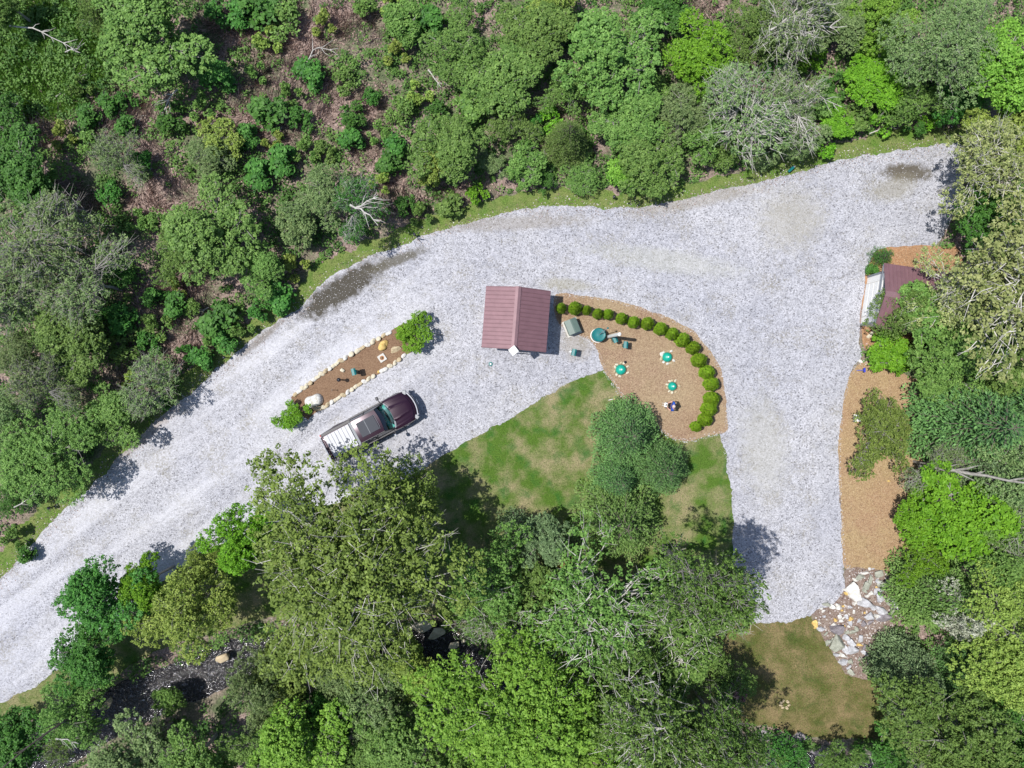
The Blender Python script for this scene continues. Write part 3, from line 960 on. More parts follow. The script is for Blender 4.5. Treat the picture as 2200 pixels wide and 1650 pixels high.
# broad trees: var, px, py, r, h, leaf, look
TREES = [
    ('tree1', 335, 95, 135, 6.0, 'mid', "wide leafy"), ('tree3', 225, 40, 62, 4.0, 'mid', "leafy"), ('tree2', 25, 15, 55, 4.0, 'mid', "leafy"),
    ('tree2', 60, 370, 105, 5.5, 'deep', "leafy"), ('shrub1', 20, 270, 70, 3.2, 'deep', "bushy"), ('tree1', 470, 500, 112, 5.0, 'mid', "broad leafy"),
    ('tree3', 395, 545, 78, 4.0, 'mid', "leafy"), ('tree1', 560, 585, 58, 3.4, 'mid', "leafy"), ('tree3', 700, 425, 86, 4.5, 'grey', "soft leafy"),
    ('shrub2', 640, 490, 50, 3.0, 'grey', "bushy"), ('shrub1', 480, 305, 58, 2.8, 'yellow', "bushy"), ('tree3', 455, 345, 66, 3.0, 'grey', "loose leafy"),
    ('tree2', 165, 745, 92, 4.8, 'mid', "leafy"), ('tree3', 60, 770, 75, 4.5, 'grey', "loose leafy"), ('tree1', 245, 900, 74, 3.8, 'mid', "leafy"),
    ('giant1', 120, 975, 128, 5.2, 'mid', "massive leafy"), ('tree3', 35, 1065, 50, 3.0, 'deep', "leafy"), ('tree3', 20, 900, 80, 4.5, 'grey', "leafy"),
    ('tree1', 955, 320, 82, 4.2, 'mid', "round-headed leafy"), ('shrub2', 935, 365, 44, 3.4, 'yellow', "bushy"), ('shrub1', 1130, 355, 52, 2.4, 'mid', "bushy"),
    ('shrub3', 1058, 352, 40, 2.0, 'grey', "bushy"), ('tree1', 1318, 135, 112, 5.2, 'mid', "wide leafy"), ('tree2', 1070, 165, 96, 4.2, 'mid', "leafy"),
    ('tree3', 985, 110, 88, 4.0, 'mid', "leafy"), ('tree2', 1150, 70, 85, 4.2, 'mid', "leafy"), ('tree3', 1180, 10, 70, 4.0, 'yellow', "leafy"),
    ('tree1', 1400, 350, 78, 3.8, 'mid', "road-side leafy"), ('shrub2', 1342, 375, 42, 2.8, 'lime', "bushy"), ('tree2', 1345, 262, 80, 3.6, 'mid', "leafy"),
    ('tree1', 1505, 120, 84, 4.2, 'bright', "leafy"), ('tree3', 1455, 240, 80, 3.6, 'grey', "leafy"), ('shrub1', 1505, 300, 56, 2.6, 'mid', "bushy"),
    ('tree3', 1215, 200, 62, 3.0, 'mid', "leafy"), ('tree3', 1620, 70, 80, 4.0, 'mid', "loose leafy"), ('tree1', 1715, 290, 60, 3.2, 'grey', "leafy"),
    ('shrub2', 1795, 270, 38, 2.0, 'bright', "bushy"), ('tree2', 1880, 170, 78, 3.0, 'bright', "leafy"), ('tree1', 1885, 60, 70, 4.5, 'lime', "leafy"),
    ('giant2', 2010, 105, 108, 5.0, 'grey', "fine-leaved"), ('tree2', 2145, 150, 88, 5.0, 'lime', "leafy"), ('tree1', 1790, 60, 70, 3.6, 'grey', "leafy"),
    ('tree3', 1950, 215, 62, 2.6, 'mid', "leafy"), ('shrub1', 2050, 225, 48, 2.2, 'deep', "bushy"), ('tree2', 2150, 280, 70, 4.0, 'yellow', "leafy"),
    ('shrub2', 870, 55, 52, 2.6, 'mid', "bushy"), ('tree3', 1100, 265, 60, 2.6, 'mid', "leafy"), ('tree3', 1250, 375, 50, 1.8, 'mid', "low leafy"),
    ('shrub3', 1175, 385, 34, 1.6, 'deep', "low bushy"), ('shrub1', 765, 490, 34, 2.2, 'deep', "bushy"), ('shrub3', 1560, 330, 52, 2.2, 'mid', "bushy"),
    ('shrub3', 1645, 330, 52, 2.0, 'grey', "bushy"), ('shrub2', 1420, 40, 60, 3.0, 'deep', "bushy"),
    # right side
    ('tree2', 2000, 700, 92, 3.8, 'mid', "leafy"), ('tree3', 1938, 672, 66, 3.8, 'mid', "airy leafy"), ('shrub2', 1900, 752, 42, 2.2, 'bright', "bushy"),
    ('tree1', 2050, 790, 80, 4.0, 'mid', "leafy"), ('tree3', 1890, 935, 66, 3.0, 'olive', "rounded, reddish-tipped"), ('tree2', 2070, 1090, 100, 4.6, 'bright', "leafy"),
    ('tree2', 1985, 1110, 62, 3.2, 'bright', "leafy"), ('tree1', 2140, 1190, 72, 5.0, 'mid', "leafy"), ('giant1', 2165, 1370, 128, 6.5, 'yellow', "large leafy"),
    ('giant1', 2030, 1570, 135, 6.5, 'mid', "large leafy"), ('tree1', 2185, 1580, 90, 6.0, 'deep', "leafy"), ('tree2', 2170, 760, 80, 4.5, 'mid', "leafy"),
    ('tree1', 2120, 470, 72, 4.0, 'deep', "leafy"), ('shrub3', 1895, 1620, 62, 3.0, 'deep', "bushy"),
    ('tree3', 1985, 1200, 56, 3.0, 'bright', "leafy"), ('tree1', 2160, 1010, 74, 5, 'grey', "leafy"),
    # bottom
    ('giant2', 740, 1222, 222, 9.5, 'olive', "huge fine-leaved"), ('tree3', 855, 1078, 92, 6.0, 'olive', "airy"), ('tree1', 520, 1150, 66, 5.5, 'bright', "leafy"),
    ('tree1', 245, 1285, 84, 5.0, 'deep', "leafy"), ('tree2', 320, 1245, 50, 4.5, 'bright', "leafy"), ('tree3', 405, 1310, 100, 5.5, 'yellow', "airy"), ('tree1', 185, 1405, 68, 4.5, 'deep', "leafy"),
    ('shrub1', 215, 1430, 40, 3.0, 'deep', "bushy"), ('tree3', 150, 1540, 78, 4.5, 'mid', "leafy"), ('tree2', 40, 1610, 80, 4.5, 'deep', "leafy"),
    ('tree3', 550, 1490, 78, 5.5, 'grey', "fine-leaved"), ('shrub2', 355, 1510, 30, 2.4, 'mid', "bushy"), ('tree1', 665, 1590, 92, 5.5, 'lime', "leafy"),
    ('tree3', 580, 1610, 78, 4.5, 'mid', "leafy"), ('tree2', 430, 1620, 70, 4.5, 'mid', "leafy"), ('tree1', 290, 1620, 76, 4.0, 'grey', "leafy"),
    ('tree3', 800, 1510, 92, 5.0, 'grey', "leafy"), ('tree2', 870, 1450, 62, 4.5, 'yellow', "leafy"), ('tree1', 860, 1610, 84, 5.0, 'mid', "leafy"),
    ('giant1', 1095, 1500, 168, 8.0, 'lime', "great glowing"), ('tree2', 1030, 1590, 95, 6.0, 'lime', "leafy"), ('tree1', 1230, 1560, 100, 6.0, 'lime', "leafy"),
    ('tree3', 1050, 1245, 100, 5.5, 'mid', "leafy"), ('tree1', 1140, 1310, 88, 5.0, 'mid', "leafy"), ('tree1', 1165, 1160, 52, 4.0, 'hem', "leafy"),
    ('tree2', 1400, 1450, 96, 5.0, 'mid', "leafy"), ('tree3', 1330, 1370, 84, 5.0, 'mid', "leafy"), ('tree1', 1340, 1620, 88, 5.5, 'lime', "leafy"),
    ('tree3', 1560, 1460, 64, 3.2, 'mid', "sparse low"), ('tree2', 1460, 1570, 92, 5.0, 'mid', "leafy"), ('limb2', 1500, 1255, 102, 12.5, 'mid', "tall sparse"),
    ('shrub3', 1205, 1192, 34, 2.6, 'red', "bushy"), ('tree3', 1690, 1650, 56, 3.0, 'deep', "leafy"), ('limb2', 1560, 1590, 84, 11.0, 'mid', "tall"), ('tree3', 1800, 1640, 46, 3.0, 'mid', "leafy"), ('tree1', 960, 1640, 60, 4.5, 'mid', "leafy"),
    ('tree3', 740, 1440, 82, 4.8, 'grey', "leafy"), ('tree2', 620, 1450, 76, 4.4, 'olive', "leafy"), ('tree2', 760, 1640, 60, 4.0, 'mid', "leafy"),
    ('shrub1', 700, 1530, 56, 3.2, 'deep', "bushy"), ('tree3', 440, 1210, 46, 3.5, 'yellow', "airy"),
]
for var, px, py, rp, h, lf, look in TREES:
    sh = var.startswith('shrub')
    if lf == 'white' or look == "leafy" and h < 3.4: sh = True
    sy = 1.0; rot = None
    if px < 1900 and py < 1120 and not (py > 700 and px > 700):
        rp *= 0.86 if px > 950 else 0.80; h *= 0.72
    if (px, py) == (1890, 935): sy, rot = 1.32, 0.1
    plant(var, px, py, rp, h, lf, "shrub" if sh else "tree", where(f"{look} {LOOK[lf]} {'shrub' if sh else 'tree'}", px, py), "shrub" if sh else "tree",
          "broadleaf shrubs in the woods" if sh else "broadleaf trees in the woods",
          'bark_pale' if var == 'giant2' and lf == 'olive' else 'bark_grey', sy, rot, ("crown", "trunk") if not sh else ("foliage", "stem"))
# twiggy, half-bare trees
TWIGGY = [
    ('twig1', 110, 520, 100, 5.0, 'grey', 'bark_grey'), ('twig2', 205, 610, 100, 4.5, 'grey', 'bark_grey'), ('twig1', 40, 620, 90, 4.5, 'grey', 'bark_grey'),
    ('twig2', 110, 830, 70, 4.0, 'grey', 'bark_grey'), ('twig1', 1590, 250, 92, 4.2, 'grey', 'bark_pale'), ('twig2', 1690, 235, 82, 3.6, 'grey', 'bark_pale'),
    ('twig1', 1700, 50, 82, 4.5, 'grey', 'bark_pale'), ('twig2', 770, 450, 62, 4.6, 'deep', 'bark_pale'), ('twig2', 270, 350, 60, 3.0, 'grey', 'bark_grey'),
    ('limb1', 2250, 600, 215, 8.5, 'pale', 'bark_pale'), ('limb2', 2110, 370, 95, 6.0, 'pale', 'bark_pale'), ('limb2', 2045, 640, 92, 5.0, 'pale', 'bark_pale'),
    ('limb2', 1275, 1280, 135, 7.5, 'mid', 'bark_pale'), ('limb2', 1450, 1340, 132, 7.0, 'mid', 'bark_pale'), ('limb1', 1420, 1560, 150, 10.0, 'mid', 'bark_pale'),
    ('twig1', 2150, 1120, 82, 4.5, 'grey', 'bark_grey'), ('twig2', 330, 1590, 50, 3.6, 'grey', 'bark_grey'), ('twig2', 130, 1600, 60, 4.0, 'mid', 'bark_grey'),
    ('twig1', 330, 830, 62, 3.2, 'grey', 'bark_grey'), ('twig2', 2010, 1000, 72, 3.4, 'grey', 'bark_grey'),
    ('twig1', 1060, 1330, 60, 4.6, 'mid', 'bark_pale'), ('twig2', 2110, 600, 100, 5.5, 'pale', 'bark_pale'), ('twig2', 1200, 1420, 70, 5.4, 'mid', 'bark_pale'),
]
for var, px, py, rp, h, lf, bk in TWIGGY:
    plant(var, px, py, rp, h, lf, "bare_branched_tree", where(f"half-bare {LOOK[lf]} tree with pale twigs", px, py), "tree",
          "half-bare trees with pale branches", bk)
# conifers
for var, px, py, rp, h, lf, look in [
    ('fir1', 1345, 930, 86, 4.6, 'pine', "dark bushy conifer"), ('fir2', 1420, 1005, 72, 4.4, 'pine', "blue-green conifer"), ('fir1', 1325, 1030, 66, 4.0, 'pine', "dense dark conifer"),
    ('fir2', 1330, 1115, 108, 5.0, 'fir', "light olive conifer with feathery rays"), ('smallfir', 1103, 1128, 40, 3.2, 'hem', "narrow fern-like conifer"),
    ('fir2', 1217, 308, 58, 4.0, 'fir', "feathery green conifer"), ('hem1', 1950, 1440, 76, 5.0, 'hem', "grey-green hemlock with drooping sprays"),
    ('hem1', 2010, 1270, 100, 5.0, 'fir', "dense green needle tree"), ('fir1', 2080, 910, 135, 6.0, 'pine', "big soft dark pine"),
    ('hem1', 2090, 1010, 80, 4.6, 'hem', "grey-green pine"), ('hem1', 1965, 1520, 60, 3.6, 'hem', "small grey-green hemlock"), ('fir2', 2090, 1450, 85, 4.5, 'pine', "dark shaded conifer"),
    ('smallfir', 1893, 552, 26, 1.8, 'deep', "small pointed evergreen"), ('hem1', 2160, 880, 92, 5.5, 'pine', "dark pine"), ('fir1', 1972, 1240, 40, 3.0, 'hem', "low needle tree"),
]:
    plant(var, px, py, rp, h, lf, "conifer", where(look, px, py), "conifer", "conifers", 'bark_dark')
# blossoms
plant('tree3', 2062, 1315, 56, 5.6, 'white', "flowering_tree", "white blossoming tree between the dark needle tree and the yellow-green one", "tree", None, 'bark_grey')
plant('shrub3', 1577, 1478, 26, 3.6, 'pink', "flowering_shrub", "small pink flowering shrub among bare twigs by the mossy ground", "shrub", None, 'bark_grey', parts=("foliage", "stem"))
plant('tiny1', 1872, 581, 12, 0.5, 'deep', "shrub", "low dark evergreen shrub against the garage wall corner", "shrub", None, 'bark_dark', parts=("foliage", "stem"))
plant('shrub3', 626, 892, 38, 1.5, 'bright', "round_bush", "round bright bush at the strip bed's lower left end", "bush", "bushes at the strip bed's ends", parts=("foliage", "stem"))
plant('shrub1', 893, 713, 40, 1.5, 'bright', "round_bush", "round bush at the strip bed's upper right end, near the shed", "bush", "bushes at the strip bed's ends", parts=("foliage", "stem"))
# small shrubs
SMALL = [(583, 247, 30), (650, 260, 24), (630, 207, 22), (667, 160, 26), (613, 50, 34), (580, 85, 26), (240, 230, 18), (277, 217, 18), (180, 190, 20), (197, 257, 20),
         (197, 312, 22), (147, 300, 26), (280, 277, 17), (373, 257, 30), (443, 243, 26), (473, 173, 28), (743, 177, 24), (856, 123, 26), (920, 50, 28), (760, 250, 26),
         (816, 293, 24), (756, 303, 20), (783, 12, 26), (846, 12, 26), (883, 77, 20), (800, 210, 18), (397, 758, 17), (383, 657, 22), (414, 664, 18), (393, 613, 20),
         (333, 640, 17), (327, 737, 22), (460, 743, 24), (434, 770, 20), (363, 833, 24), (297, 867, 24), (338, 862, 18), (876, 443, 22), (906, 465, 22), (966, 443, 22),
         (1026, 417, 20), (640, 575, 26), (600, 640, 26), (560, 665, 22), (520, 700, 22), (485, 735, 20), (30, 640, 30), (700, 60, 24), (560, 20, 34), (480, 25, 30),
         (660, 330, 26), (610, 350, 26), (700, 330, 22), (590, 310, 22), (560, 380, 26), (240, 420, 24), (300, 480, 24), (265, 590, 24), (860, 240, 26), (900, 200, 26),
         (840, 350, 24), (1180, 262, 24), (1150, 280, 20), (1410, 200, 24), (1740, 130, 26), (1790, 190, 28), (1840, 250, 26), (1900, 260, 26), (1960, 270, 22),
         (1770, 235, 24), (2030, 200, 26), (1660, 160, 24), (1400, 120, 20), (310, 350, 22), (120, 400, 24), (540, 300, 20), (350, 480, 20), (170, 600, 22),
         (270, 690, 26), (215, 680, 22), (350, 700, 28), (470, 690, 32), (275, 745, 30), (290, 820, 24), (1950, 760, 22), (1930, 790, 16), (30, 1160, 24), (60, 1190, 14),
         (1770, 320, 20), (1250, 300, 22), (1010, 240, 26), (940, 250, 24), (560, 160, 20), (520, 40, 22), (2000, 260, 20), (820, 400, 22), (850, 320, 20)]
for i, (px, py, rp) in enumerate(SMALL):
    lf = ['deep', 'deep', 'mid', 'deep', 'mid', 'yellow'][i % 6] if px < 950 else ['mid', 'bright', 'deep'][i % 3]
    if (px, py) in ((397, 758), (583, 247)): lf = 'deep'
    look = {'deep': "small dark green shrub", 'mid': "small mid-green shrub", 'yellow': "small yellow-green shrub", 'bright': "small bright green shrub"}[lf]
    plant(['tiny1', 'tiny2', 'tiny3'][i % 3], px, py, rp * 1.1, 0.7 + rp * 0.022, lf, "small_shrub", where(look, px, py), "shrub", "small shrubs on the wild slope",
          parts=("foliage", "stem"))
# clipped row
ROW = [(1206, 662, 11), (1236, 662, 14), (1261, 666, 10), (1285, 674, 11), (1307, 675, 11), (1336, 684, 12), (1362, 692, 12.5), (1392, 695, 13.5), (1420, 706, 13.5),
       (1445, 717, 13), (1467, 730, 15), (1490, 747, 14), (1503, 774, 15), (1520, 800, 15), (1529, 825, 15), (1530, 857, 15.5), (1524, 879, 15.5), (1516, 902, 14), (1496, 917, 11)]
for i, (px, py, rp) in enumerate(ROW):
    plant('thuja1' if i % 2 else 'thuja2', px, py, rp * 1.0, 0.75 + rp * 0.055, 'thuja', "clipped_shrub",
          f"{ORD[i]} clipped evergreen of the curved row, counting from the red-roofed shed", "shrub", "clipped evergreens in the curved row", parts=("foliage", "stem"))

# ------------------------------------------------------------------ undergrowth, litter, grass (nobody could count these)
def px_pts(n, x0, y0, x1, y1, r):
    p = np.column_stack([r.uniform(x0, x1, n), r.uniform(y0, y1, n)])
    return p, np.column_stack([(p[:, 0] - 1100) / PPM, -(p[:, 1] - 825) / PPM])


BROWN = [(500, 55, 75, 50), (700, 40, 60, 40), (665, 100, 60, 45), (600, 165, 60, 55), (560, 240, 60, 50), (500, 285, 60, 35), (270, 245, 70, 45), (240, 285, 50, 35),
         (360, 425, 80, 40), (700, 215, 45, 60), (800, 230, 40, 45), (385, 640, 80, 55), (420, 730, 70, 45), (300, 790, 50, 40), (170, 430, 60, 35), (100, 290, 50, 35),
         (850, 410, 40, 45), (770, 60, 50, 50), (1190, 260, 40, 40), (1500, 15, 60, 30), (900, 440, 30, 30), (310, 330, 50, 30), (1840, 200, 30, 30), (2040, 290, 40, 40),
         (620, 300, 60, 40), (790, 320, 50, 35), (1640, 190, 40, 40), (1000, 425, 60, 25)]


def brownness(px):
    b = np.zeros(len(px))
    for x, y, a, c_ in BROWN:
        d = np.sqrt(((px[:, 0] - x) / a) ** 2 + ((px[:, 1] - y) / c_) ** 2)
        b = np.maximum(b, np.clip(1.5 - d, 0, 1))
    return b


r = np.random.default_rng(77)
pp, pw = px_pts(30000, -250, -220, 2450, 1850, r)
nb = vnoise(pw, 0.5, 21)
ds = dist_line(pw, STREAM_W)
ok = (~built(pw, 0.12)) & (ds > 1.5)
dens = np.where(brownness(pp) > 0.35, 0.12, 0.95) * np.where(nb < 0.25, 0.45, 1.0)
lawnish = (pp[:, 1] > 1380) & (pp[:, 0] > 0) & (pp[:, 0] < 2200)
ok &= r.random(len(pp)) < dens
ok &= (pp[:, 0] > -120) & (pp[:, 0] < 2320) & (pp[:, 1] > -120) & (pp[:, 1] < 1770)
pw_ = pw[ok]; n = len(pw_)
rad = 0.16 + 0.26 * r.random(n)
low = dist_line(pw_, world_poly(UPPER)) < 1.6
zz = ground_z(pw_) + np.where(low, 0.05, 0.12) + np.where(low, 0.08, 0.40) * r.random(n) * vnoise(pw_, 0.8, 5)
rad = np.where(low, rad * 0.7, rad)
v, f, t = clump_leaves(np.column_stack([pw_, zz]), rad, 26, 0.145, r, tintc=np.clip(vnoise(pw_, 0.45, 9) * 1.2 - 0.1 + r.normal(size=n) * 0.18, 0, 1))
o = link("undergrowth", np_mesh("undergrowth", v, f, t), L['under']); o["kind"] = "stuff"
tag(o, "dense leafy undergrowth covering the wild slope between the trees", "undergrowth")


def blades(name, pts, z, length, width, mat, r, flat=0.5, up=0.6, direction=None, tintn=None):
    n = len(pts)
    a = r.random(n) * 6.28 if direction is None else direction + r.normal(size=n) * 0.5
    l = length * (0.5 + r.random(n))
    d = np.column_stack([np.cos(a), np.sin(a), up * (0.3 + r.random(n))])
    s = np.column_stack([-np.sin(a), np.cos(a), 0 * a]) * (width * (0.6 + 0.8 * r.random(n)))[:, None] / 2
    b = np.column_stack([pts, z])
    e = b + unit(d) * l[:, None]
    mid = (b + e) / 2 + np.array([0, 0, 1]) * (l * 0.12)[:, None]
    v = np.empty((n, 4, 3)); v[:, 0] = b - s * 0.6; v[:, 1] = b + s * 0.6; v[:, 2] = mid + s; v[:, 3] = e
    tt = r.random(n) if tintn is None else np.clip(tintn + 0.35 * r.normal(size=n), 0, 1)
    o = link(name, np_mesh(name, v.reshape(-1, 3), np.arange(n * 4).reshape(n, 4), tt), mat); o["kind"] = "stuff"
    return o


# dry stems in the brown patches
pp, pw = px_pts(150000, -50, -50, 2250, 900, r)
b = brownness(pp); ok = (r.random(len(pp)) < b * 0.9) & (~built(pw, 0.05))
pts = pw[ok]
dr = vnoise(pts, 0.6, 31) * 6.0
tag(blades("dry_brush", pts, ground_z(pts) + 0.04 + 0.10 * r.random(len(pts)), 0.50, 0.022, L['dry'], r, up=0.35, direction=dr), "flattened dry pinkish brush stems in the bare patches", "dry brush")
ok = (r.random(len(pp)) < 0.10 + b * 0.35) & (~built(pw, 0.05)); pts = pw[ok]
n = len(pts); nrm = unit(r.normal(size=(n, 3)) * 0.35 + np.array([0, 0, 1]))
v, f = leaf_quads(np.column_stack([pts, ground_z(pts) + 0.05]), nrm, 0.10 + 0.08 * r.random(n), r, 0.7)
o = link("leaf_litter", np_mesh("leaf_litter", v, f, r.random(n)), L['litter']); o["kind"] = "stuff"
tag(o, "dead brown leaf litter lying on the forest floor", "leaf litter")
# meadow
pp, pw = px_pts(60000, -60, -60, 260, 330, r)
d = np.sqrt(((pp[:, 0] - 100) / 140) ** 2 + ((pp[:, 1] - 130) / 130) ** 2) + r.normal(size=len(pp)) * 0.08
pts = pw[d < 1]
tag(blades("meadow_grass", pts, ground_z(pts), 0.30, 0.04, L['grass'], r, up=1.4, tintn=vnoise(pts, 0.9, 41)), "bright long grass in the clearing at the top left", "grass")
# verge tufts and lawn blades
pp, pw = px_pts(150000, -60, 250, 2150, 1400, r)
dv = dist_line(pw, world_poly(UPPER)); inv = inside(pw, WP['verge']) & (~inside(pw, WP['road']))
bare = vnoise(pw, 0.9, 51) < 0.22
ok = inv & (~bare | (r.random(len(pw)) < 0.2)); pts = pw[ok]
tag(blades("verge_grass", pts, np.full(len(pts), 0.008), 0.11, 0.022, L['vgrass'], r, up=1.3, tintn=vnoise(pts, 0.7, 52)), "rough grass on the verge beside the gravel road", "grass")
pp, pw = px_pts(330000, -60, 780, 1920, 1640, r)
ok = (inside(pw, WP['lawn']) | inside(pw, WP['moss'])) & (~inside(pw, WP['road'])) & (~inside(pw, WP['bed']))
ok &= r.random(len(pw)) < np.clip(vnoise(pw, 0.8, 61) * 1.4, 0.1, 1); pts = pw[ok][:70000]
tag(blades("lawn_grass", pts, np.full(len(pts), 0.012), 0.075, 0.016, L['vgrass'], r, up=1.5, tintn=vnoise(pts, 0.7, 62)), "short mown grass of the lawn", "grass")


# loose stones: brown-grey debris along the road edges, pebbles on the gravel
def pebbles(name, pts, z, size, mats, r, label):
    n = len(pts)
    base = np.array([(0, 0, 1), (1, 0, 0), (0, 1, 0), (-1, 0, 0), (0, -1, 0)], float)
    a = r.random(n) * 6.28; s = size * (0.5 + r.random(n))
    ca, sa = np.cos(a), np.sin(a)
    v = np.empty((n, 5, 3))
    sx = s * (0.8 + 0.5 * r.random(n)); sy = s * (0.6 + 0.4 * r.random(n)); sz = s * (0.5 + 0.3 * r.random(n))
    off = r.normal(size=(n, 2)) * 0.25
    for i, q in enumerate(base):
        x = q[0] * sx + (off[:, 0] * s if i == 0 else 0); y = q[1] * sy + (off[:, 1] * s if i == 0 else 0)
        v[:, i, 0] = x * ca - y * sa + pts[:, 0]; v[:, i, 1] = x * sa + y * ca + pts[:, 1]; v[:, i, 2] = z + q[2] * sz
    k = np.arange(n)[:, None, None] * 5
    f = (k + np.array([(0, 1, 2), (0, 2, 3), (0, 3, 4), (0, 4, 1)])[None]).reshape(-1, 3)
    o = link(name, np_mesh(name, v.reshape(-1, 3), f, np.repeat(r.random(n), 4)), mats); o["kind"] = "stuff"
    return tag(o, label, "gravel")


def tint_mat(name, stops, rough=0.9):
    m, nt, out = new_mat(name)
    a = N(nt, "ShaderNodeAttribute"); a.attribute_name = "tint"
    principled(nt, out, ramp(nt, a.outputs["Fac"], stops), rough)
    return m


M['peb'] = tint_mat("pebble", [(0.0, (0.16, 0.155, 0.16)), (0.2, (0.33, 0.33, 0.35)), (0.7, (0.50, 0.50, 0.53)), (1.0, (0.66, 0.66, 0.69))])
M['deb'] = tint_mat("edge_debris", [(0.0, (0.08, 0.05, 0.045)), (0.4, (0.22, 0.15, 0.13)), (0.7, (0.40, 0.35, 0.33)), (1.0, (0.60, 0.58, 0.56))])
pp, pw = px_pts(150000, -60, 250, 2150, 1600, r)
inr = inside(pw, WP['road']) & (~inside(pw, WP['bed'])) & (~inside(pw, world_poly(ISLAND)))
pts = pw[inr]
pebbles("loose_gravel", pts, np.full(len(pts), 0.012), 0.024, M['peb'], r, "loose pale stones of the gravel road")
pp, pw = px_pts(260000, -60, 250, 2150, 1400, r)
du = dist_line(pw, world_poly(UPPER)); e = vnoise(pw, 0.5, 71)
ok = (du < 0.9) & (r.random(len(pw)) < np.clip(1.2 - du / (0.25 + 0.7 * e), 0, 1) * 0.55); pts = pw[ok]
pebbles("road_edge_debris", pts, np.full(len(pts), 0.014), 0.032, M['deb'], r, "brown twigs and dirty stones along the road's upper edge")
pp, pw = px_pts(200000, 1150, 600, 1900, 1400, r)
allr = np.minimum(dist_line(pw, WP['bed'], True), dist_line(pw, WP['straw'], True))
allr = np.minimum(allr, dist_line(pw, world_poly(ISLAND), True))
ok = (allr < 0.14) & (r.random(len(pw)) < 0.35); pts = pw[ok]
pebbles("bed_edge_gravel", pts, np.full(len(pts), 0.02), 0.028, M['peb'], r, "stones spilled along the mulch edges")
ru = world_poly(RUBBLE)
pw = np.column_stack([r.uniform(ru[:, 0].min(), ru[:, 0].max(), 5000), r.uniform(ru[:, 1].min(), ru[:, 1].max(), 5000)])[:2600]; pw = pw[inside(pw, ru)]
pebbles("rubble_chips", pw, np.full(len(pw), 0.027), 0.05, M['deb'], r, "small broken stones between the rocks of the pile")
# tan straw and pale flecks on the beds
pp, pw = px_pts(120000, 1180, 520, 2090, 1240, r)
ok = inside(pw, WP['bed']) | inside(pw, WP['straw']) | inside(pw, WP['clay']); pts = pw[ok]
tag(blades("pine_straw", pts, np.full(len(pts), 0.028), 0.10, 0.012, tint_mat("straw_blade", [(0, (0.15, 0.085, 0.05)), (0.5, (0.34, 0.235, 0.145)), (1, (0.60, 0.49, 0.34))]), r, up=0.12),
    "scattered pine straw on the planting beds", "pine straw")

# ------------------------------------------------------------------ fallen and dead branches
def branch(label, pxs, rad, z=0.35, mat='bark_pale', forks=(), seed=0, name="fallen_branch"):
    rr = np.random.default_rng(seed)
    zs = z if hasattr(z, '__len__') else [z] * len(pxs)
    pts = [P(x, y, q) for (x, y), q in zip(pxs, zs)]
    fine = []
    for i in range(len(pts) - 1):
        fine.append(pts[i]); fine.append((pts[i] + pts[i + 1]) / 2 + Vector(rr.normal(size=3) * 0.05))
    fine.append(pts[-1])
    mb = MB(); n = len(fine)
    mb.tube(fine, [rad * (1 - 0.7 * i / (n - 1)) for i in range(n)], 6)
    for k in range(2 + n):
        i = int(rr.integers(1, n - 1)) if n > 2 else 1
        d = (fine[min(i + 1, n - 1)] - fine[i - 1]).normalized()
        s = Vector((-d.y, d.x, 0)) * (1 if rr.random() < 0.5 else -1)
        l_ = (0.3 + 0.6 * rr.random()) * (rad / 0.04) ** 0.4
        e = fine[i] + (d * 0.8 + s * 0.6 + Vector((0, 0, 0.15))) * l_
        mb.tube([fine[i], (fine[i] + e) / 2 + Vector(rr.normal(size=3) * 0.04), e], [rad * 0.45, rad * 0.3, rad * 0.12], 4, False)
    o = mb.build(name, M[mat], smooth=True)
    return tag(o, label, "branch", "bare dead branches")


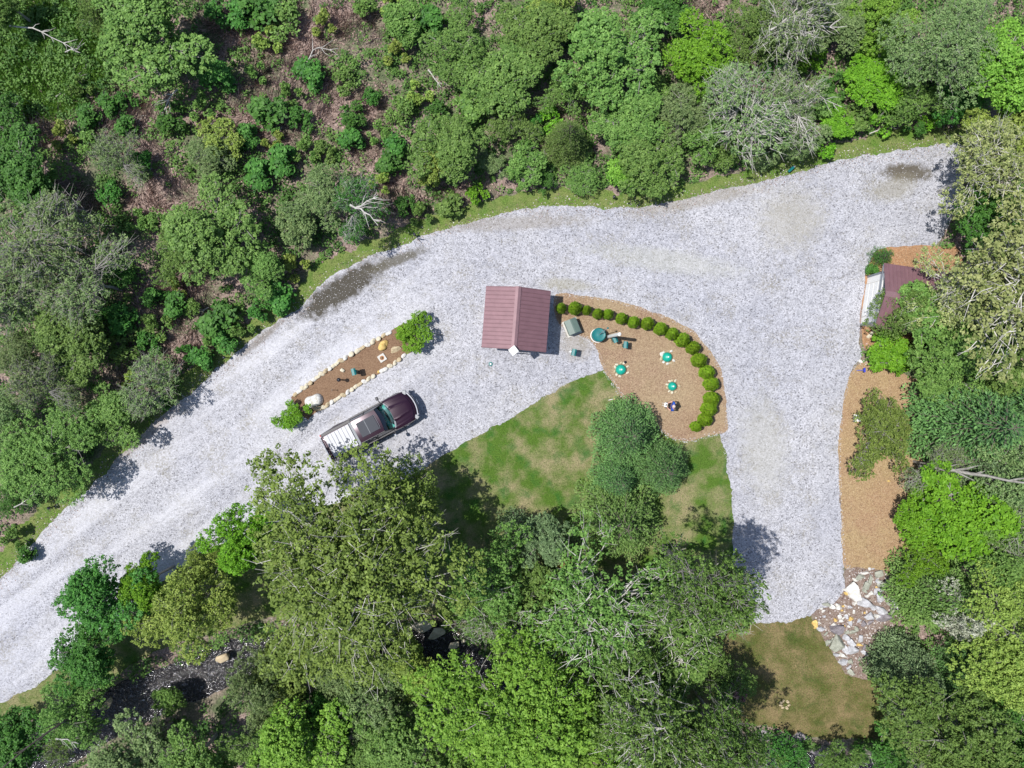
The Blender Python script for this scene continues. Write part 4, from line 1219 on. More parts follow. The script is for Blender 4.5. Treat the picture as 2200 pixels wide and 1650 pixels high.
BR = [
    ("long white branch, hooked at its lower end, beside the litter-floored gully", [(658, 136), (672, 108), (690, 103), (726, 104)], 0.045, 0.7),
    ("long grey dead pole in the bundle beside the grassy clearing", [(120, 208), (160, 168), (204, 136)], 0.05, 0.4),
    ("second grey dead pole, lower right in the bundle by the clearing", [(136, 205), (168, 178), (196, 156)], 0.045, 0.35),
    ("pale forked dead limb hanging below the wide top-left tree", [(381, 192), (362, 214), (348, 246)], 0.05, 1.2),
    ("thin forked pale twig in the bare patch above the broad left tree", [(330, 358), (305, 382), (287, 400)], 0.035, 0.5),
    ("short curved pale stick among dry stems right of the clearing", [(315, 248), (300, 258), (285, 266)], 0.035, 0.3),
    ("forked pale sticks below the small dark shrub in the gully", [(606, 272), (598, 290), (590, 304)], 0.035, 0.4),
    ("white dead limb curving above the verge left of the round-headed tree", [(752, 440), (775, 448), (795, 462), (812, 484)], 0.06, 4.2),
    ("white dead limb reaching up right over the dark tree by the verge", [(765, 445), (788, 432), (812, 418)], 0.05, 4.2),
    ("steep white branch at the left of the thicket above the road's right arm", [(1569, 200), (1578, 175), (1586, 148)], 0.05, 2.6),
    ("stout white diagonal limb in the thicket above the road's right arm", [(1673, 147), (1690, 172), (1706, 196), (1716, 222)], 0.065, 2.2),
    ("long white branch sloping down right in the thicket, rightmost one", [(1726, 180), (1745, 190), (1772, 214), (1809, 230)], 0.045, 1.8),
    ("horizontal white branch below the top edge, right of centre", [(1718, 54), (1750, 57), (1782, 58), (1820, 56)], 0.05, 3.0),
    ("long white branch slanting up to the top edge, right of centre", [(1655, 65), (1690, 40), (1710, 20), (1748, -5)], 0.06, 3.4),
    ("straight thin dead pole lying above the road's upper right verge", [(1868, 287), (1930, 262), (2006, 240)], 0.035, 0.4),
    ("thick grey leaning trunk crossing the right edge below the big pine", [(1975, 1003), (2050, 1010), (2120, 1022), (2220, 1040)], 0.14, [1.5, 3.2, 4.4, 6.0]),
    ("dark bare leaning trunk in the lower left corner", [(215, 1495), (165, 1530), (100, 1575), (5, 1650)], 0.10, [1.0, 2.6, 4.2, 6.0]),
    ("forked pale sticks in the bare patch left of the puddle", [(448, 660), (432, 668), (416, 678)], 0.04, 0.35),
    ("clustered white twigs left of the wide central top tree", [(920, 150), (933, 168), (948, 188)], 0.045, 1.4),
    ("short white log beside the feathery green conifer", [(1168, 322), (1176, 333), (1184, 344)], 0.05, 0.6),
    ("white crooked limb low in the lower left corner trees", [(120, 1587), (145, 1588), (165, 1608)], 0.04, 3.4),
    ("pale dead branch across the upper left of the clearing", [(20, 55), (70, 60), (110, 80), (158, 105)], 0.05, 1.4),
    ("white forked stick at the lower edge of the clearing", [(140, 112), (168, 105), (182, 92)], 0.035, 0.9),
    ("thin white stick leaning over the slope below the left thicket", [(30, 1090), (60, 1072), (76, 1058)], 0.035, 3.0),
]
for i, (lb, pxs, rd, z) in enumerate(BR):
    branch(lb, pxs, rd, z, 'bark_dark' if lb.startswith("dark") else ('bark_grey' if 'grey' in lb else 'bark_pale'), seed=200 + i, name="leaning_trunk" if 'trunk' in lb else "fallen_branch")

# ------------------------------------------------------------------ rocks
def rock_mesh(name, seed, n=16, flat=0.6, angular=True):
    rr = np.random.default_rng(seed)
    bm = bmesh.new()
    p = unit(rr.normal(size=(n, 3))) * (0.82 + 0.3 * rr.random((n, 1)))
    p[:, 2] *= flat
    for q in p: bm.verts.new(q)
    bmesh.ops.convex_hull(bm, input=bm.verts)
    bmesh.ops.delete(bm, geom=[v for v in bm.verts if not v.link_faces], context='VERTS')
    bmesh.ops.bevel(bm, geom=bm.edges[:], offset=0.06 if angular else 0.14, segments=1 if angular else 2, affect='EDGES')
    if not angular:
        for f in bm.faces: f.smooth = True
    me = bpy.data.meshes.new(name); bm.to_mesh(me); bm.free()
    return me


ANG = [rock_mesh("angular_rock", 300 + i, 10 + i % 4, 0.55) for i in range(8)]


def cobble(name, seed):
    rr = np.random.default_rng(seed)
    bm = bmesh.new(); bmesh.ops.create_icosphere(bm, subdivisions=3, radius=1.0)
    dirs = unit(rr.normal(size=(9, 3))); am = rr.normal(size=9) * 0.10
    for v in bm.verts:
        q = np.array(v.co); k = (np.abs(q) ** 3.2).sum() ** (-1 / 3.2)
        f = (0.55 + 0.45 * k) * (1 + float((am * np.cos(3 * dirs @ q)).sum()))
        v.co = Vector((q[0] * f, q[1] * f, q[2] * f * 0.6))
    for f in bm.faces: f.smooth = True
    me = bpy.data.meshes.new(name); bm.to_mesh(me); bm.free()
    return me


RND = [cobble("round_rock", 320 + i) for i in range(5)]


def rock(name, px, py, rx, ry, mat, label, group=None, cat="rock", meshes=ANG, hz=None, rot=None, z0=0.02, i=[0]):
    i[0] += 1
    k_ = 0.98 if name == 'edging_stone' else (1.42 if group == 'rocks of the pile' else 1.2)
    rx *= k_; ry *= k_
    me = meshes[i[0] % len(meshes)]
    if not me.materials: me.materials.append(R[mat])
    o = bpy.data.objects.new(name, me)
    o.material_slots[0].link = 'OBJECT'; o.material_slots[0].material = R[mat]
    a, b_ = rx / PPM, ry / PPM
    hz = hz or min(a, b_) * 0.75
    p = P(px, py, hz * 0.3)
    o.location = (p.x, p.y, z0 + hz * 0.28)
    o.rotation_euler = (0, 0, rot if rot is not None else random.uniform(-0.5, 0.5))
    o.scale = (a, b_, hz / 0.55)
    COL.objects.link(o)
    return tag(o, label, cat, group)


def z5(x, y): return 1700 + x / 5.893, 1180 + y / 5.893


PILE = [  # zoom coordinates, radii, kind, own label
    (800, 535, 88, 92, 'white', "largest white slab of the rock pile, at the road's edge"), (920, 700, 92, 66, 'pale', "big pale angular block in the middle of the rock pile"),
    (1150, 770, 74, 46, 'pale', "flat pale block right of the pile's middle block"), (590, 1190, 78, 108, 'green', "long green-grey slab in the lower part of the rock pile"),
    (565, 1010, 88, 66, 'purple', "purple-grey boulder left of the pile's centre"), (1185, 885, 76, 62, 'purple', "purple-grey boulder at the pile's right side"),
    (1085, 320, 72, 36, 'green', "flat triangular greenish rock near the top of the pile"), (985, 375, 42, 62, 'green', "upright oval greenish rock near the top of the pile"),
    (305, 940, 38, 36, 'yellow', "orange-yellow rock at the pile's left tip"), (860, 1215, 38, 18, 'yellow', "orange oblong rock beside the long green-grey slab"),
    (560, 890, 24, 22, 'yellow', "small yellow rock left of the pile's centre"), (755, 878, 30, 26, 'yellow', "pale yellow rock below the pile's middle block"),
    (690, 555, 26, 28, 'yellow', "yellow rock touching the road left of the largest white slab"), (775, 1300, 58, 60, 'pale', "pale block at the lower tip of the rock pile"),
]
REST = [(930, 460, 48, 42, 'green'), (930, 290, 42, 26, 'white'), (1140, 432, 46, 46, 'green'), (1090, 420, 30, 32, 'pale'), (1245, 440, 50, 56, 'purple'),
        (1015, 555, 30, 26, 'white'), (950, 590, 26, 20, 'white'), (1110, 545, 50, 42, 'pale'), (1100, 615, 52, 48, 'pale'), (1240, 610, 46, 44, 'green'),
        (1310, 680, 36, 62, 'pale'), (1240, 702, 42, 34, 'green'), (1040, 732, 42, 30, 'pale'), (1000, 850, 52, 46, 'pale'), (1072, 840, 32, 26, 'white'),
        (1110, 870, 32, 30, 'pale'), (1262, 790, 46, 44, 'green'), (1460, 820, 46, 22, 'green'), (1425, 730, 30, 44, 'pale'), (520, 740, 36, 34, 'white'),
        (600, 722, 36, 36, 'white'), (460, 702, 52, 22, 'green'), (372, 747, 20, 18, 'white'), (412, 787, 22, 18, 'white'), (600, 856, 32, 22, 'white'),
        (652, 862, 22, 20, 'white'), (700, 850, 26, 22, 'pale'), (630, 912, 26, 20, 'white'), (370, 1002, 46, 28, 'pale'), (540, 950, 28, 18, 'white'),
        (740, 932, 24, 36, 'pale'), (792, 1052, 44, 22, 'green'), (862, 1130, 36, 36, 'pale'), (912, 1232, 32, 30, 'purple'), (692, 1270, 36, 42, 'pale'),
        (642, 1350, 42, 26, 'white'), (655, 1420, 52, 36, 'pale'), (752, 1420, 32, 30, 'green'), (560, 1332, 36, 22, 'pale'), (480, 1190, 36, 34, 'green'),
        (512, 1140, 22, 20, 'green'), (430, 1062, 32, 20, 'green'), (760, 1172, 42, 44, 'pale'), (692, 1132, 46, 40, 'pale'), (812, 382, 34, 20, 'white'),
        (870, 352, 56, 32, 'green'), (820, 672, 52, 24, 'white'), (742, 742, 22, 22, 'pale'), (782, 790, 20, 22, 'white'), (722, 1482, 32, 28, 'pale'),
        (757, 1552, 38, 32, 'green'), (722, 982, 18, 16, 'white'), (560, 1100, 20, 14, 'yellow'), (930, 802, 13, 13, 'yellow'), (652, 720, 16, 14, 'yellow'),
        (640, 780, 12, 14, 'yellow'), (690, 830, 12, 12, 'yellow'), (665, 975, 16, 22, 'yellow'), (1080, 480, 14, 12, 'yellow'), (1180, 500, 26, 20, 'purple'),
        (830, 1000, 30, 26, 'green'), (920, 940, 30, 36, 'purple'), (700, 1050, 30, 22, 'green'), (1010, 930, 36, 22, 'purple'), (980, 250, 22, 16, 'white'),
        (1030, 240, 18, 14, 'pale'), (840, 590, 24, 16, 'green'), (920, 535, 30, 26, 'green'), (680, 505, 26, 16, 'white'), (860, 900, 26, 20, 'pale'),
        (410, 850, 20, 16, 'pale'), (300, 1000, 14, 12, 'yellow'), (1350, 760, 26, 20, 'pale'), (850, 1380, 26, 22, 'green'), (930, 1310, 44, 20, 'pale')]
for x, y, rx, ry, mt, lb in PILE:
    px, py = z5(x, y); rock("rock", px, py, rx / 5.893 * 1.05, ry / 5.893 * 1.05, mt, lb, "rocks of the pile")
PM = [("the pile's largest white slab", *z5(800, 535)), ("the pile's middle block", *z5(920, 700)), ("the long green-grey slab", *z5(590, 1190)),
      ("the left purple-grey boulder", *z5(565, 1010)), ("the right purple-grey boulder", *z5(1185, 885)), ("the oval greenish rock", *z5(985, 375)), ("the orange oblong rock", *z5(860, 1215))]
for x, y, rx, ry, mt in REST:
    px, py = z5(x, y)
    sz = "small" if rx < 30 else "mid-sized"
    rock("rock", px, py, rx / 5.893 * 1.12, ry / 5.893 * 1.12, mt, where(f"{sz} {dict(white='white', pale='pale', green='greenish', purple='purplish', yellow='yellow')[mt]} rock", px, py, PM), "rocks of the pile")
# strip-bed edging
def z1(x, y): return 560 + x / 4.5825, 660 + y / 4.5825
UP = [(345, 857), (382, 828), (420, 795), (455, 773), (490, 745), (525, 715), (563, 688), (602, 655), (642, 628), (680, 604), (718, 580), (754, 552), (796, 525), (838, 497), (892, 463),
      (955, 432), (1003, 400), (1055, 372), (1108, 338), (1160, 310), (1212, 278), (1262, 257)]
LO = [(618, 985), (660, 960), (698, 935), (733, 918), (768, 893), (815, 865), (860, 836), (898, 810), (937, 783), (978, 757), (1023, 732), (1065, 705), (1107, 680), (1163, 635), (1213, 618), (1275, 578),
      (1325, 547), (1362, 516), (1410, 478)]
for side, rowp in (("upper", UP), ("lower", LO)):
    for i, (x, y) in enumerate(rowp):
        px, py = z1(x, y)
        rx = 6.0; ry = 4.6; mt = ['cream', 'white', 'tan', 'cream'][(i * 7 + len(rowp)) % 4]
        if (x, y) == (1213, 618): rx, ry, mt = 8.2, 5.6, 'white'
        if (x, y) == (1163, 635): rx, ry, mt = 3.2, 3.0, 'yellow'
        if (x, y) in ((955, 432), (892, 463), (1108, 338)): rx, ry = 7.0, 5.4
        rock("edging_stone", px, py, rx, ry, mt, f"{ORD[i]} edging stone of the strip bed's {side} row, from its lower left end", "edging stones round the strip bed",
             "stone", RND, rot=math.radians(33) + random.uniform(-0.25, 0.25))
rock("boulder", 675, 861, 12.5, 12.5, 'white', "large white boulder at the strip bed's lower left end", None, "boulder", RND, 0.34, 0.3)
rock("boulder", 684, 877, 9, 4, 'tan', "tan rock tucked under the large white boulder", None, "boulder", RND, 0.14, 0.2)
rock("boulder", 824, 742, 9.5, 7.5, 'yellow', "rounded yellow boulder in the strip bed above the square slab", None, "boulder", RND, 0.17, 0.3)
rock("boulder", 851, 752, 12, 8, 'tan', "flat orange-brown boulder in the strip bed near its upper bush", None, "boulder", ANG, 0.16, 0.2)
bpy.data.objects[-1] if False else None
rock("boulder", 735.5, 797, 5.5, 5.0, 'cream', "small wedge-shaped cream stone left of the strip bed's teal pedestal", None, "stone", ANG, 0.16, 0.9)
rock("boulder", 1868, 717, 12, 8, 'cream', "cream stone lying at the garage's lower corner", None, "boulder", ANG, 0.16, 0.2)
rock("boulder", 1849, 776, 5, 4, 'white', "small white stone at the top of the tan straw bed", None, "stone", ANG, 0.1, 0.2)
rock("boulder", 1909, 1034, 3.6, 2.6, 'yellow', "small yellow stone in the tan straw bed", None, "stone", ANG, 0.06, 0.2)
# rock ledges by the stream
for px, py, rx, ry, lb in [(908, 1345, 30, 15, "flat pale rock ledge on the upper bank of the stream pool"), (940, 1362, 20, 13, "pale layered rock beside the stream pool, right of the ledge"),
                           (975, 1388, 14, 8, "small pale rock on the right bank of the stream pool"), (998, 1380, 9, 6, "smallest pale rock right of the stream pool"),
                           (472, 1418, 20, 9, "pale orange rock at the head of the foaming stretch"), (225, 1512, 26, 13, "low brown rock on the bank left of the foaming stretch"),
                           (1650, 1580, 24, 14, "dark grey boulder in the shaded stream, lower right"), (1720, 1590, 20, 18, "grey boulder in the shaded stream beside another boulder"),
                           (1765, 1615, 22, 14, "grey boulder near the bottom edge in the shaded stream")]:
    rock("boulder", px, py, rx, ry, 'purple' if 'grey' in lb else ('tan' if 'brown' in lb or 'orange' in lb else 'cream'), lb, "boulders along the stream", "boulder", ANG, 0.35, 0.35, z0=-0.15)
for k, (a, dd) in enumerate([(0.2, 0), (1.1, 1), (2.1, 0), (2.9, 1), (3.6, 0), (4.4, 1), (5.4, 0)]):
    rock("stone", 1686 + 9 * math.cos(a) * 1.0, 1513 + 8 * math.sin(a), 2.8, 2.2, 'tan', "small peach stone in the horseshoe of stones on the mossy ground", "horseshoe of small stones", "stone", RND)

# ------------------------------------------------------------------ buildings
def gable_roof(parent, hw, ln, ze, zr, over, mat, ridge_mat, ribs, along_y=True, thick=0.05):
    """two ribbed metal slopes and a ridge cap; the ridge runs along local y"""
    for s in (-1, 1):
        mb = MB()
        x1 = s * hw
        def pt(u, y, up=0.0):
            return (s * (0.01 + (hw - 0.01) * u), y, zr + (ze - zr) * u + up)
        y0, y1 = -ln / 2, ln / 2
        mb.add([pt(0, y0), pt(1, y0), pt(1, y1), pt(0, y1), pt(0, y0, thick), pt(1, y0, thick), pt(1, y1, thick), pt(0, y1, thick)],
               [(3, 2, 1, 0), (4, 5, 6, 7), (0, 1, 5, 4), (1, 2, 6, 5), (2, 3, 7, 6), (3, 0, 4, 7)])
        for k in range(ribs + 1):
            y = y0 + 0.03 + (ln - 0.06) * k / ribs
            w = 0.022
            mb.add([pt(0.03, y - w, thick + .001), pt(0.995, y - w, thick + .001), pt(0.995, y + w, thick + .001), pt(0.03, y + w, thick + .001),
                    pt(0.03, y - w * .5, thick + .04), pt(0.995, y - w * .5, thick + .04), pt(0.995, y + w * .5, thick + .04), pt(0.03, y + w * .5, thick + .04)],
                   [(4, 5, 6, 7), (0, 1, 5, 4), (1, 2, 6, 5), (2, 3, 7, 6), (3, 0, 4, 7)])
        mb.build("roof", mat, parent)
    mb = MB(); c_ = 0.16; dz = (zr - ze) / hw * c_; t2 = thick + 0.048
    mb.add([(-c_, -ln / 2 - .01, zr - dz + t2), (0, -ln / 2 - .01, zr + t2), (c_, -ln / 2 - .01, zr - dz + t2), (-c_, ln / 2 + .01, zr - dz + t2), (0, ln / 2 + .01, zr + t2), (c_, ln / 2 + .01, zr - dz + t2)],
           [(0, 1, 4, 3), (1, 2, 5, 4)])
    mb.add([(-c_, -ln / 2 - .01, zr - dz + t2 - .03), (0, -ln / 2 - .01, zr + t2 - .03), (c_, -ln / 2 - .01, zr - dz + t2 - .03), (-c_, ln / 2 + .01, zr - dz + t2 - .03), (0, ln / 2 + .01, zr + t2 - .03), (c_, ln / 2 + .01, zr - dz + t2 - .03)],
           [(0, 3, 4, 1), (1, 4, 5, 2)])
    mb.build("ridge_cap", ridge_mat, parent)


c0 = P(1109, 684, 2.5)
shed = empty("utility_shed", (c0.x, c0.y, 0), math.radians(-4.4))
tag(shed, "small utility shed with a ribbed maroon metal gable roof on the gravel", "shed")
HW, LN, ZE, ZR = 1.84, 3.50, 1.95, 2.72
w = MB(); bx, by = 1.55, 1.45
for (x0, y0, x1, y1) in ((-bx, -by, bx, -by), (bx, -by, bx, by), (bx, by, -bx, by), (-bx, by, -bx, -by)):
    cx_, cy_ = (x0 + x1) / 2, (y0 + y1) / 2; L_ = math.hypot(x1 - x0, y1 - y0)
    w.box((cx_, cy_, 1.0), (L_ - (0.12 if x0 == x1 else 0), 0.1, 1.96), math.atan2(y1 - y0, x1 - x0))
for s in (-1, 1):
    w.add([(-bx, s * by - .05, 1.98), (bx, s * by - .05, 1.98), (0, s * by - .05, ZR - 0.03), (-bx, s * by + .05, 1.98), (bx, s * by + .05, 1.98), (0, s * by + .05, ZR - 0.03)],
          [(0, 1, 2), (5, 4, 3), (0, 3, 4, 1), (1, 4, 5, 2), (2, 5, 3, 0)])
w.build("wall", M['siding'], shed)
d_ = MB().box((0.4, -by - 0.075, 1.0), (0.9, 0.045, 1.95)).build("door", M['door'], shed)
MB().box((0.75, -by - 0.13, 1.0), (0.03, 0.06, 0.14)).build("handle", M['black'], d_)
MB().box((0, 0, 0.03), (3.3, 3.1, 0.06)).build("slab", M['concrete'], shed)
gable_roof(shed, HW, LN, ZE, ZR, 0.2, M['roof'], M['roof2'], 15)
# square white panel on a mast at the gable
pn = P(1103.3, 753.2, 2.95)
ant = empty("square_antenna", (pn.x, pn.y, 0), math.radians(37))
tag(ant, "white square panel on a short mast at the shed roof's lower ridge end", "antenna")
MB().box((0, 0, 2.95), (0.42, 0.42, 0.06)).build("panel", M['white'], ant, bevel=0.01)
MB().tube([(0, 0, 0.02), (0, 0, 2.9)], 0.03, 8).build("mast", M['greytrim'], ant)

# garage at the right, half hidden by trees
A = P(1864, 593)
ga = math.radians(-8.4)
gar = empty("garage", (A.x, A.y, 0), ga)
tag(gar, "white-walled garage with a maroon metal roof, half hidden under trees", "garage")
gw, gl_ = 3.0, 5.2
w = MB()
w.box((gl_ / 2, -0.05, 1.15), (gl_, 0.1, 2.3)).box((gl_ / 2, -gw + 0.05, 1.15), (gl_, 0.1, 2.3))
for x in (0.05, gl_ - 0.05):
    w.box((x, -gw / 2, 1.15), (0.1, gw - 0.2, 2.3))
    w.add([(x - .05, 0, 2.3), (x - .05, -gw, 2.3), (x - .05, -gw / 2, 2.86), (x + .05, 0, 2.3), (x + .05, -gw, 2.3), (x + .05, -gw / 2, 2.86)], [(0, 1, 2), (5, 4, 3), (0, 3, 4, 1), (1, 4, 5, 2), (2, 5, 3, 0)])
w.build("wall", M['white'], gar)
for y in (-0.06, -gw + 0.06):
    MB().box((-0.015, y, 1.15), (0.04, 0.12, 2.28)).build("corner_trim", M['greytrim'], gar)
dr_ = MB().box((-0.02, -gw / 2, 1.0), (0.035, 2.0, 1.95)).build("door", M['siding'], gar)
for k in range(4): MB().box((-0.045, -gw / 2, 0.3 + 0.48 * k), (0.02, 1.9, 0.4)).build("door_panel", M['white'], dr_, bevel=0.004)
MB().box((-0.02, -gw / 2, 2.06), (0.05, 2.2, 0.12)).build("door_lintel", M['greytrim'], gar)
gr = empty("roof_frame", (gl_ / 2 - 0.02, -gw / 2, 0), math.radians(90)); gr.parent = gar
for o_ in (0,):
    before = set(bpy.data.objects)
    gable_roof(gr, gw / 2 + 0.32, gl_ + 0.62, 2.28, 2.93, 0.2, M['roof'], M['roof2'], 26)
    for o in set(bpy.data.objects) - before:
        o.parent = gar; o.location = gr.location; o.rotation_euler = gr.rotation_euler
    bpy.data.objects.remove(gr)
MB().box((-0.315, -gw / 2, 2.27), (0.03, gw + 0.5, 0.10)).build("fascia", M['greytrim'], gar)

# ------------------------------------------------------------------ pickup truck
tc = P(797, 914, 0.9)
truck = empty("pickup_truck", (tc.x, tc.y, 0.016), math.radians(27.8))
tag(truck, "dark maroon crew-cab pickup with a silver bed cover parked on the gravel", "pickup truck")


def loft(rings, close=True, capa=True, capb=True):
    mb = MB(); n = len(rings[0]); vs = [p for r_ in rings for p in r_]; fs = []
    for i in range(len(rings) - 1):
        for k in range(n if close else n - 1):
            a = i * n + k; b_ = i * n + (k + 1) % n
            fs.append((a, b_, b_ + n, a + n))
    if capa: fs.append(tuple(range(n - 1, -1, -1)))
    if capb: fs.append(tuple(range((len(rings) - 1) * n, len(rings) * n)))
    return mb.add(vs, fs)


def ring(x, w, zb, zt, curve=0.03, xs=0.0):
    half = [(w * 0.93, zb), (w, zb + 0.14), (w, (zb + zt) / 2), (w * 0.985, zt - 0.16), (w * 0.94, zt - 0.04), (w * 0.84, zt), (w * 0.4, zt + curve)]
    pts = [(x - xs * (y / w) ** 2, y, z) for y, z in half] + [(x, 0, zt + curve * 1.2)] + [(x - xs * (y / w) ** 2, -y, z) for y, z in half[::-1]]
    return pts


body = loft([ring(-2.88, 0.84, 0.62, 0.98, 0, 0.02), ring(-2.82, 0.91, 0.50, 1.04, 0), ring(-2.2, 0.955, 0.46, 1.06, 0), ring(-1.8, 0.975, 0.46, 1.06, 0), ring(-1.0, 0.95, 0.42, 1.06, 0),
             ring(0.6, 0.955, 0.42, 1.07, 0), ring(1.3, 0.965, 0.44, 1.09, 0.02, 0.1), ring(1.75, 0.985, 0.46, 1.09, 0.03, 0.16), ring(2.3, 0.965, 0.46, 1.04, 0.03, 0.2),
             ring(2.65, 0.93, 0.46, 0.97, 0.03, 0.24), ring(2.8, 0.86, 0.5, 0.86, 0.02, 0.22)])
body.build("body", M['paint'], truck, smooth=True)
# hood with two long ridges
hv = []; xsn, ysn = 16, 34
for i in range(xsn):
    t = i / (xsn - 1)
    for j in range(ysn):
        u = -1 + 2 * j / (ysn - 1)
        hwid = 0.80 - 0.10 * t ** 2
        y = u * hwid
        x = 1.42 + t * 1.22 - 0.20 * u * u * (0.55 + 0.45 * t)
        z = 1.135 - 0.10 * t ** 2.2 - 0.03 * u * u
        taper_ = 0.52 - 0.10 * t
        z += 0.035 / (1 + math.exp((abs(u) - taper_) * 42)) * (1 if t < 0.85 else (1 - t) / 0.15)
        z += 0.016 * math.exp(-((abs(u) - taper_ + 0.04) / 0.05) ** 2) * (1 if t < 0.85 else (1 - t) / 0.15)
        z -= 0.012 * math.exp(-((abs(u) - 0.86) / 0.03) ** 2)
        hv.append((x, y, z + 0.012))
hf = [(i * ysn + j, (i + 1) * ysn + j, (i + 1) * ysn + j + 1, i * ysn + j + 1) for i in range(xsn - 1) for j in range(ysn - 1)]
MB().add(hv, hf).build("hood", M['paint'], truck, smooth=True)
# wiper cowl
loft([[(1.40 - 0.18 * u * u, u * 0.80, 1.125), (1.40 - 0.18 * u * u, u * 0.80, 1.155), (1.50 - 0.18 * u * u, u * 0.78, 1.15), (1.50 - 0.18 * u * u, u * 0.78, 1.12)] for u in np.linspace(-1, 1, 13)]).build("cowl", M['greytrim'], truck)
for y in (0.15, -0.45):
    MB().tube([(1.42, y, 1.17), (1.36, y + 0.25, 1.20), (1.30, y + 0.5, 1.22)], 0.010, 5).build("wiper", M['black'], truck)
# cab
RX0, RX1, RW = -0.74, 0.74, 0.66
rf = []; fx, fy = 9, 11
for lay, dz in ((0, 0.0), (1, 0.05)):
    for i in range(fx):
        for j in range(fy):
            u = -1 + 2 * j / (fy - 1); t = i / (fx - 1)
            x = RX0 + (RX1 - RX0 - 0.03 + 0.03) * t + (0.07 * (1 - u * u) if i == fx - 1 else (0.05 * (1 - u * u) * t))
            rf.append((x, u * RW, 1.79 + dz + 0.035 * (1 - u * u) + 0.02 * math.sin(t * math.pi)))
q = fx * fy; ff = []
for i in range(fx - 1):
    for j in range(fy - 1):
        a = i * fy + j; ff.append((a, a + 1, a + fy + 1, a + fy)); ff.append((q + a, q + a + fy, q + a + fy + 1, q + a + 1))
ff.append(tuple([j for j in range(fy)] + [q + j for j in range(fy - 1, -1, -1)])); e_ = (fx - 1) * fy
ff.append(tuple([e_ + j for j in range(fy)][::-1] + [q + e_ + j for j in range(fy)]))
for i in range(fx - 1):
    a = i * fy; ff.append((a, a + fy, q + a + fy, q + a)); b_ = a + fy - 1; ff.append((b_, q + b_, q + b_ + fy, b_ + fy))
MB().add(rf, ff).build("cab_roof", M['paint'], truck, smooth=True)
for s in (-1, 1):
    MB().tube([(RX0 - .02, s * (RW + 0.02), 1.83), (0.0, s * (RW + 0.025), 1.855), (RX1, s * (RW + 0.02), 1.82), (1.22, s * 0.83, 1.14)], 0.028, 6).build("pillar", M['trim'], truck)
    MB().tube([(RX0 - .02, s * (RW + 0.02), 1.82), (-0.86, s * 0.87, 1.09)], 0.04, 6).build("pillar", M['paint'], truck)
    MB().tube([(0.02, s * (RW + 0.03), 1.82), (0.05, s * 0.885, 1.09)], 0.03, 6).build("pillar", M['trim'], truck)
    for xa, xb, xc, xd in ((RX0, 0.0, 0.03, -0.84), (0.04, RX1 - 0.02, 1.20, 0.07)):
        MB().add([(xa, s * RW, 1.80), (xb, s * RW, 1.80), (xc, s * 0.865, 1.10), (xd, s * 0.865, 1.10), (xa, s * (RW + .012), 1.80), (xb, s * (RW + .012), 1.80), (xc, s * 0.877, 1.10), (xd, s * 0.877, 1.10)],
                 [(0, 1, 2, 3), (4, 5, 6, 7), (0, 1, 5, 4), (1, 2, 6, 5), (2, 3, 7, 6), (3, 0, 4, 7)]).build("side_window", M['glassdk'], truck)
    MB().box((0.0, s * 0.965, 0.70), (2.1, 0.03, 0.07)).build("side_moulding", M['trim'], truck)
    MB().box((0.12, s * 0.90, 1.095), (2.25, 0.06, 0.03)).build("belt_trim", M['trim'], truck)
    MB().box((-0.05, s * 0.93, 0.36), (2.0, 0.14, 0.05)).build("side_step", M['trim'], truck, bevel=0.01)
    # mirrors on stalks
    mi = MB().box((1.08, s * 1.20, 1.20), (0.14, 0.20, 0.26)).build("mirror", M['trim'] if s > 0 else M['chrome'], truck, bevel=0.03)
    MB().tube([(1.12, s * 0.90, 1.12), (1.09, s * 1.12, 1.19)], 0.028, 6).build("mirror_arm", M['trim'], mi)
# roof glass
sg = MB().box((0.03, 0, 1.895), (1.10, 0.88, 0.02)).build("sunroof", M['sunroof'], truck, bevel=0.008)
MB().box((-0.02, 0, 1.908), (0.022, 0.88, 0.012)).build("sunroof_bar", M['greytrim'], sg)
fr = MB()
for pts in ([(0.60, -0.44, 1.895), (0.63, -0.30, 1.90), (0.64, 0, 1.905), (0.63, 0.30, 1.90), (0.60, 0.44, 1.895)],): fr.tube(pts, 0.012, 5)
fr.build("sunroof_deflector", M['greytrim'], sg)
# rear window, windshield
MB().add([(RX0, -0.62, 1.80), (RX0, 0.62, 1.80), (-0.90, 0.80, 1.12), (-0.90, -0.80, 1.12), (RX0 - .015, -0.62, 1.80), (RX0 - .015, 0.62, 1.80), (-0.915, 0.80, 1.12), (-0.915, -0.80, 1.12)],
         [(0, 1, 2, 3), (7, 6, 5, 4), (0, 4, 5, 1), (1, 5, 6, 2), (2, 6, 7, 3), (3, 7, 4, 0)]).build("rear_window", M['glassdk'], truck)
def wpt(u, t):
    x0 = RX1 + 0.07 * (1 - u * u); x1 = 1.42 - 0.20 * u * u
    return (x0 + (x1 - x0) * t, u * (RW - 0.02 + (0.80 - RW + 0.02) * t), 1.845 - 0.045 * u * u + (1.145 - 1.845 + 0.04 * u * u) * t + 0.05 * math.sin(t * math.pi))
def wgrid(t0, t1, n=6, m=13):
    vs = [wpt(-1 + 2 * j / (m - 1), t0 + (t1 - t0) * i / (n - 1)) for i in range(n) for j in range(m)]
    return MB().add(vs, [(i * m + j, i * m + j + 1, (i + 1) * m + j + 1, (i + 1) * m + j) for i in range(n - 1) for j in range(m - 1)])
wgrid(0.0, 0.34).build("windshield_dark_reflection", M['glassdk'], truck, smooth=True)  # dark strip painted in for a reflection on the upper glass
wgrid(0.34, 1.0).build("windshield", M['wind'], truck, smooth=True)
MB().box((1.12, 0, 1.04), (0.45, 1.45, 0.12)).build("dashboard", M['dash'], truck, bevel=0.03)
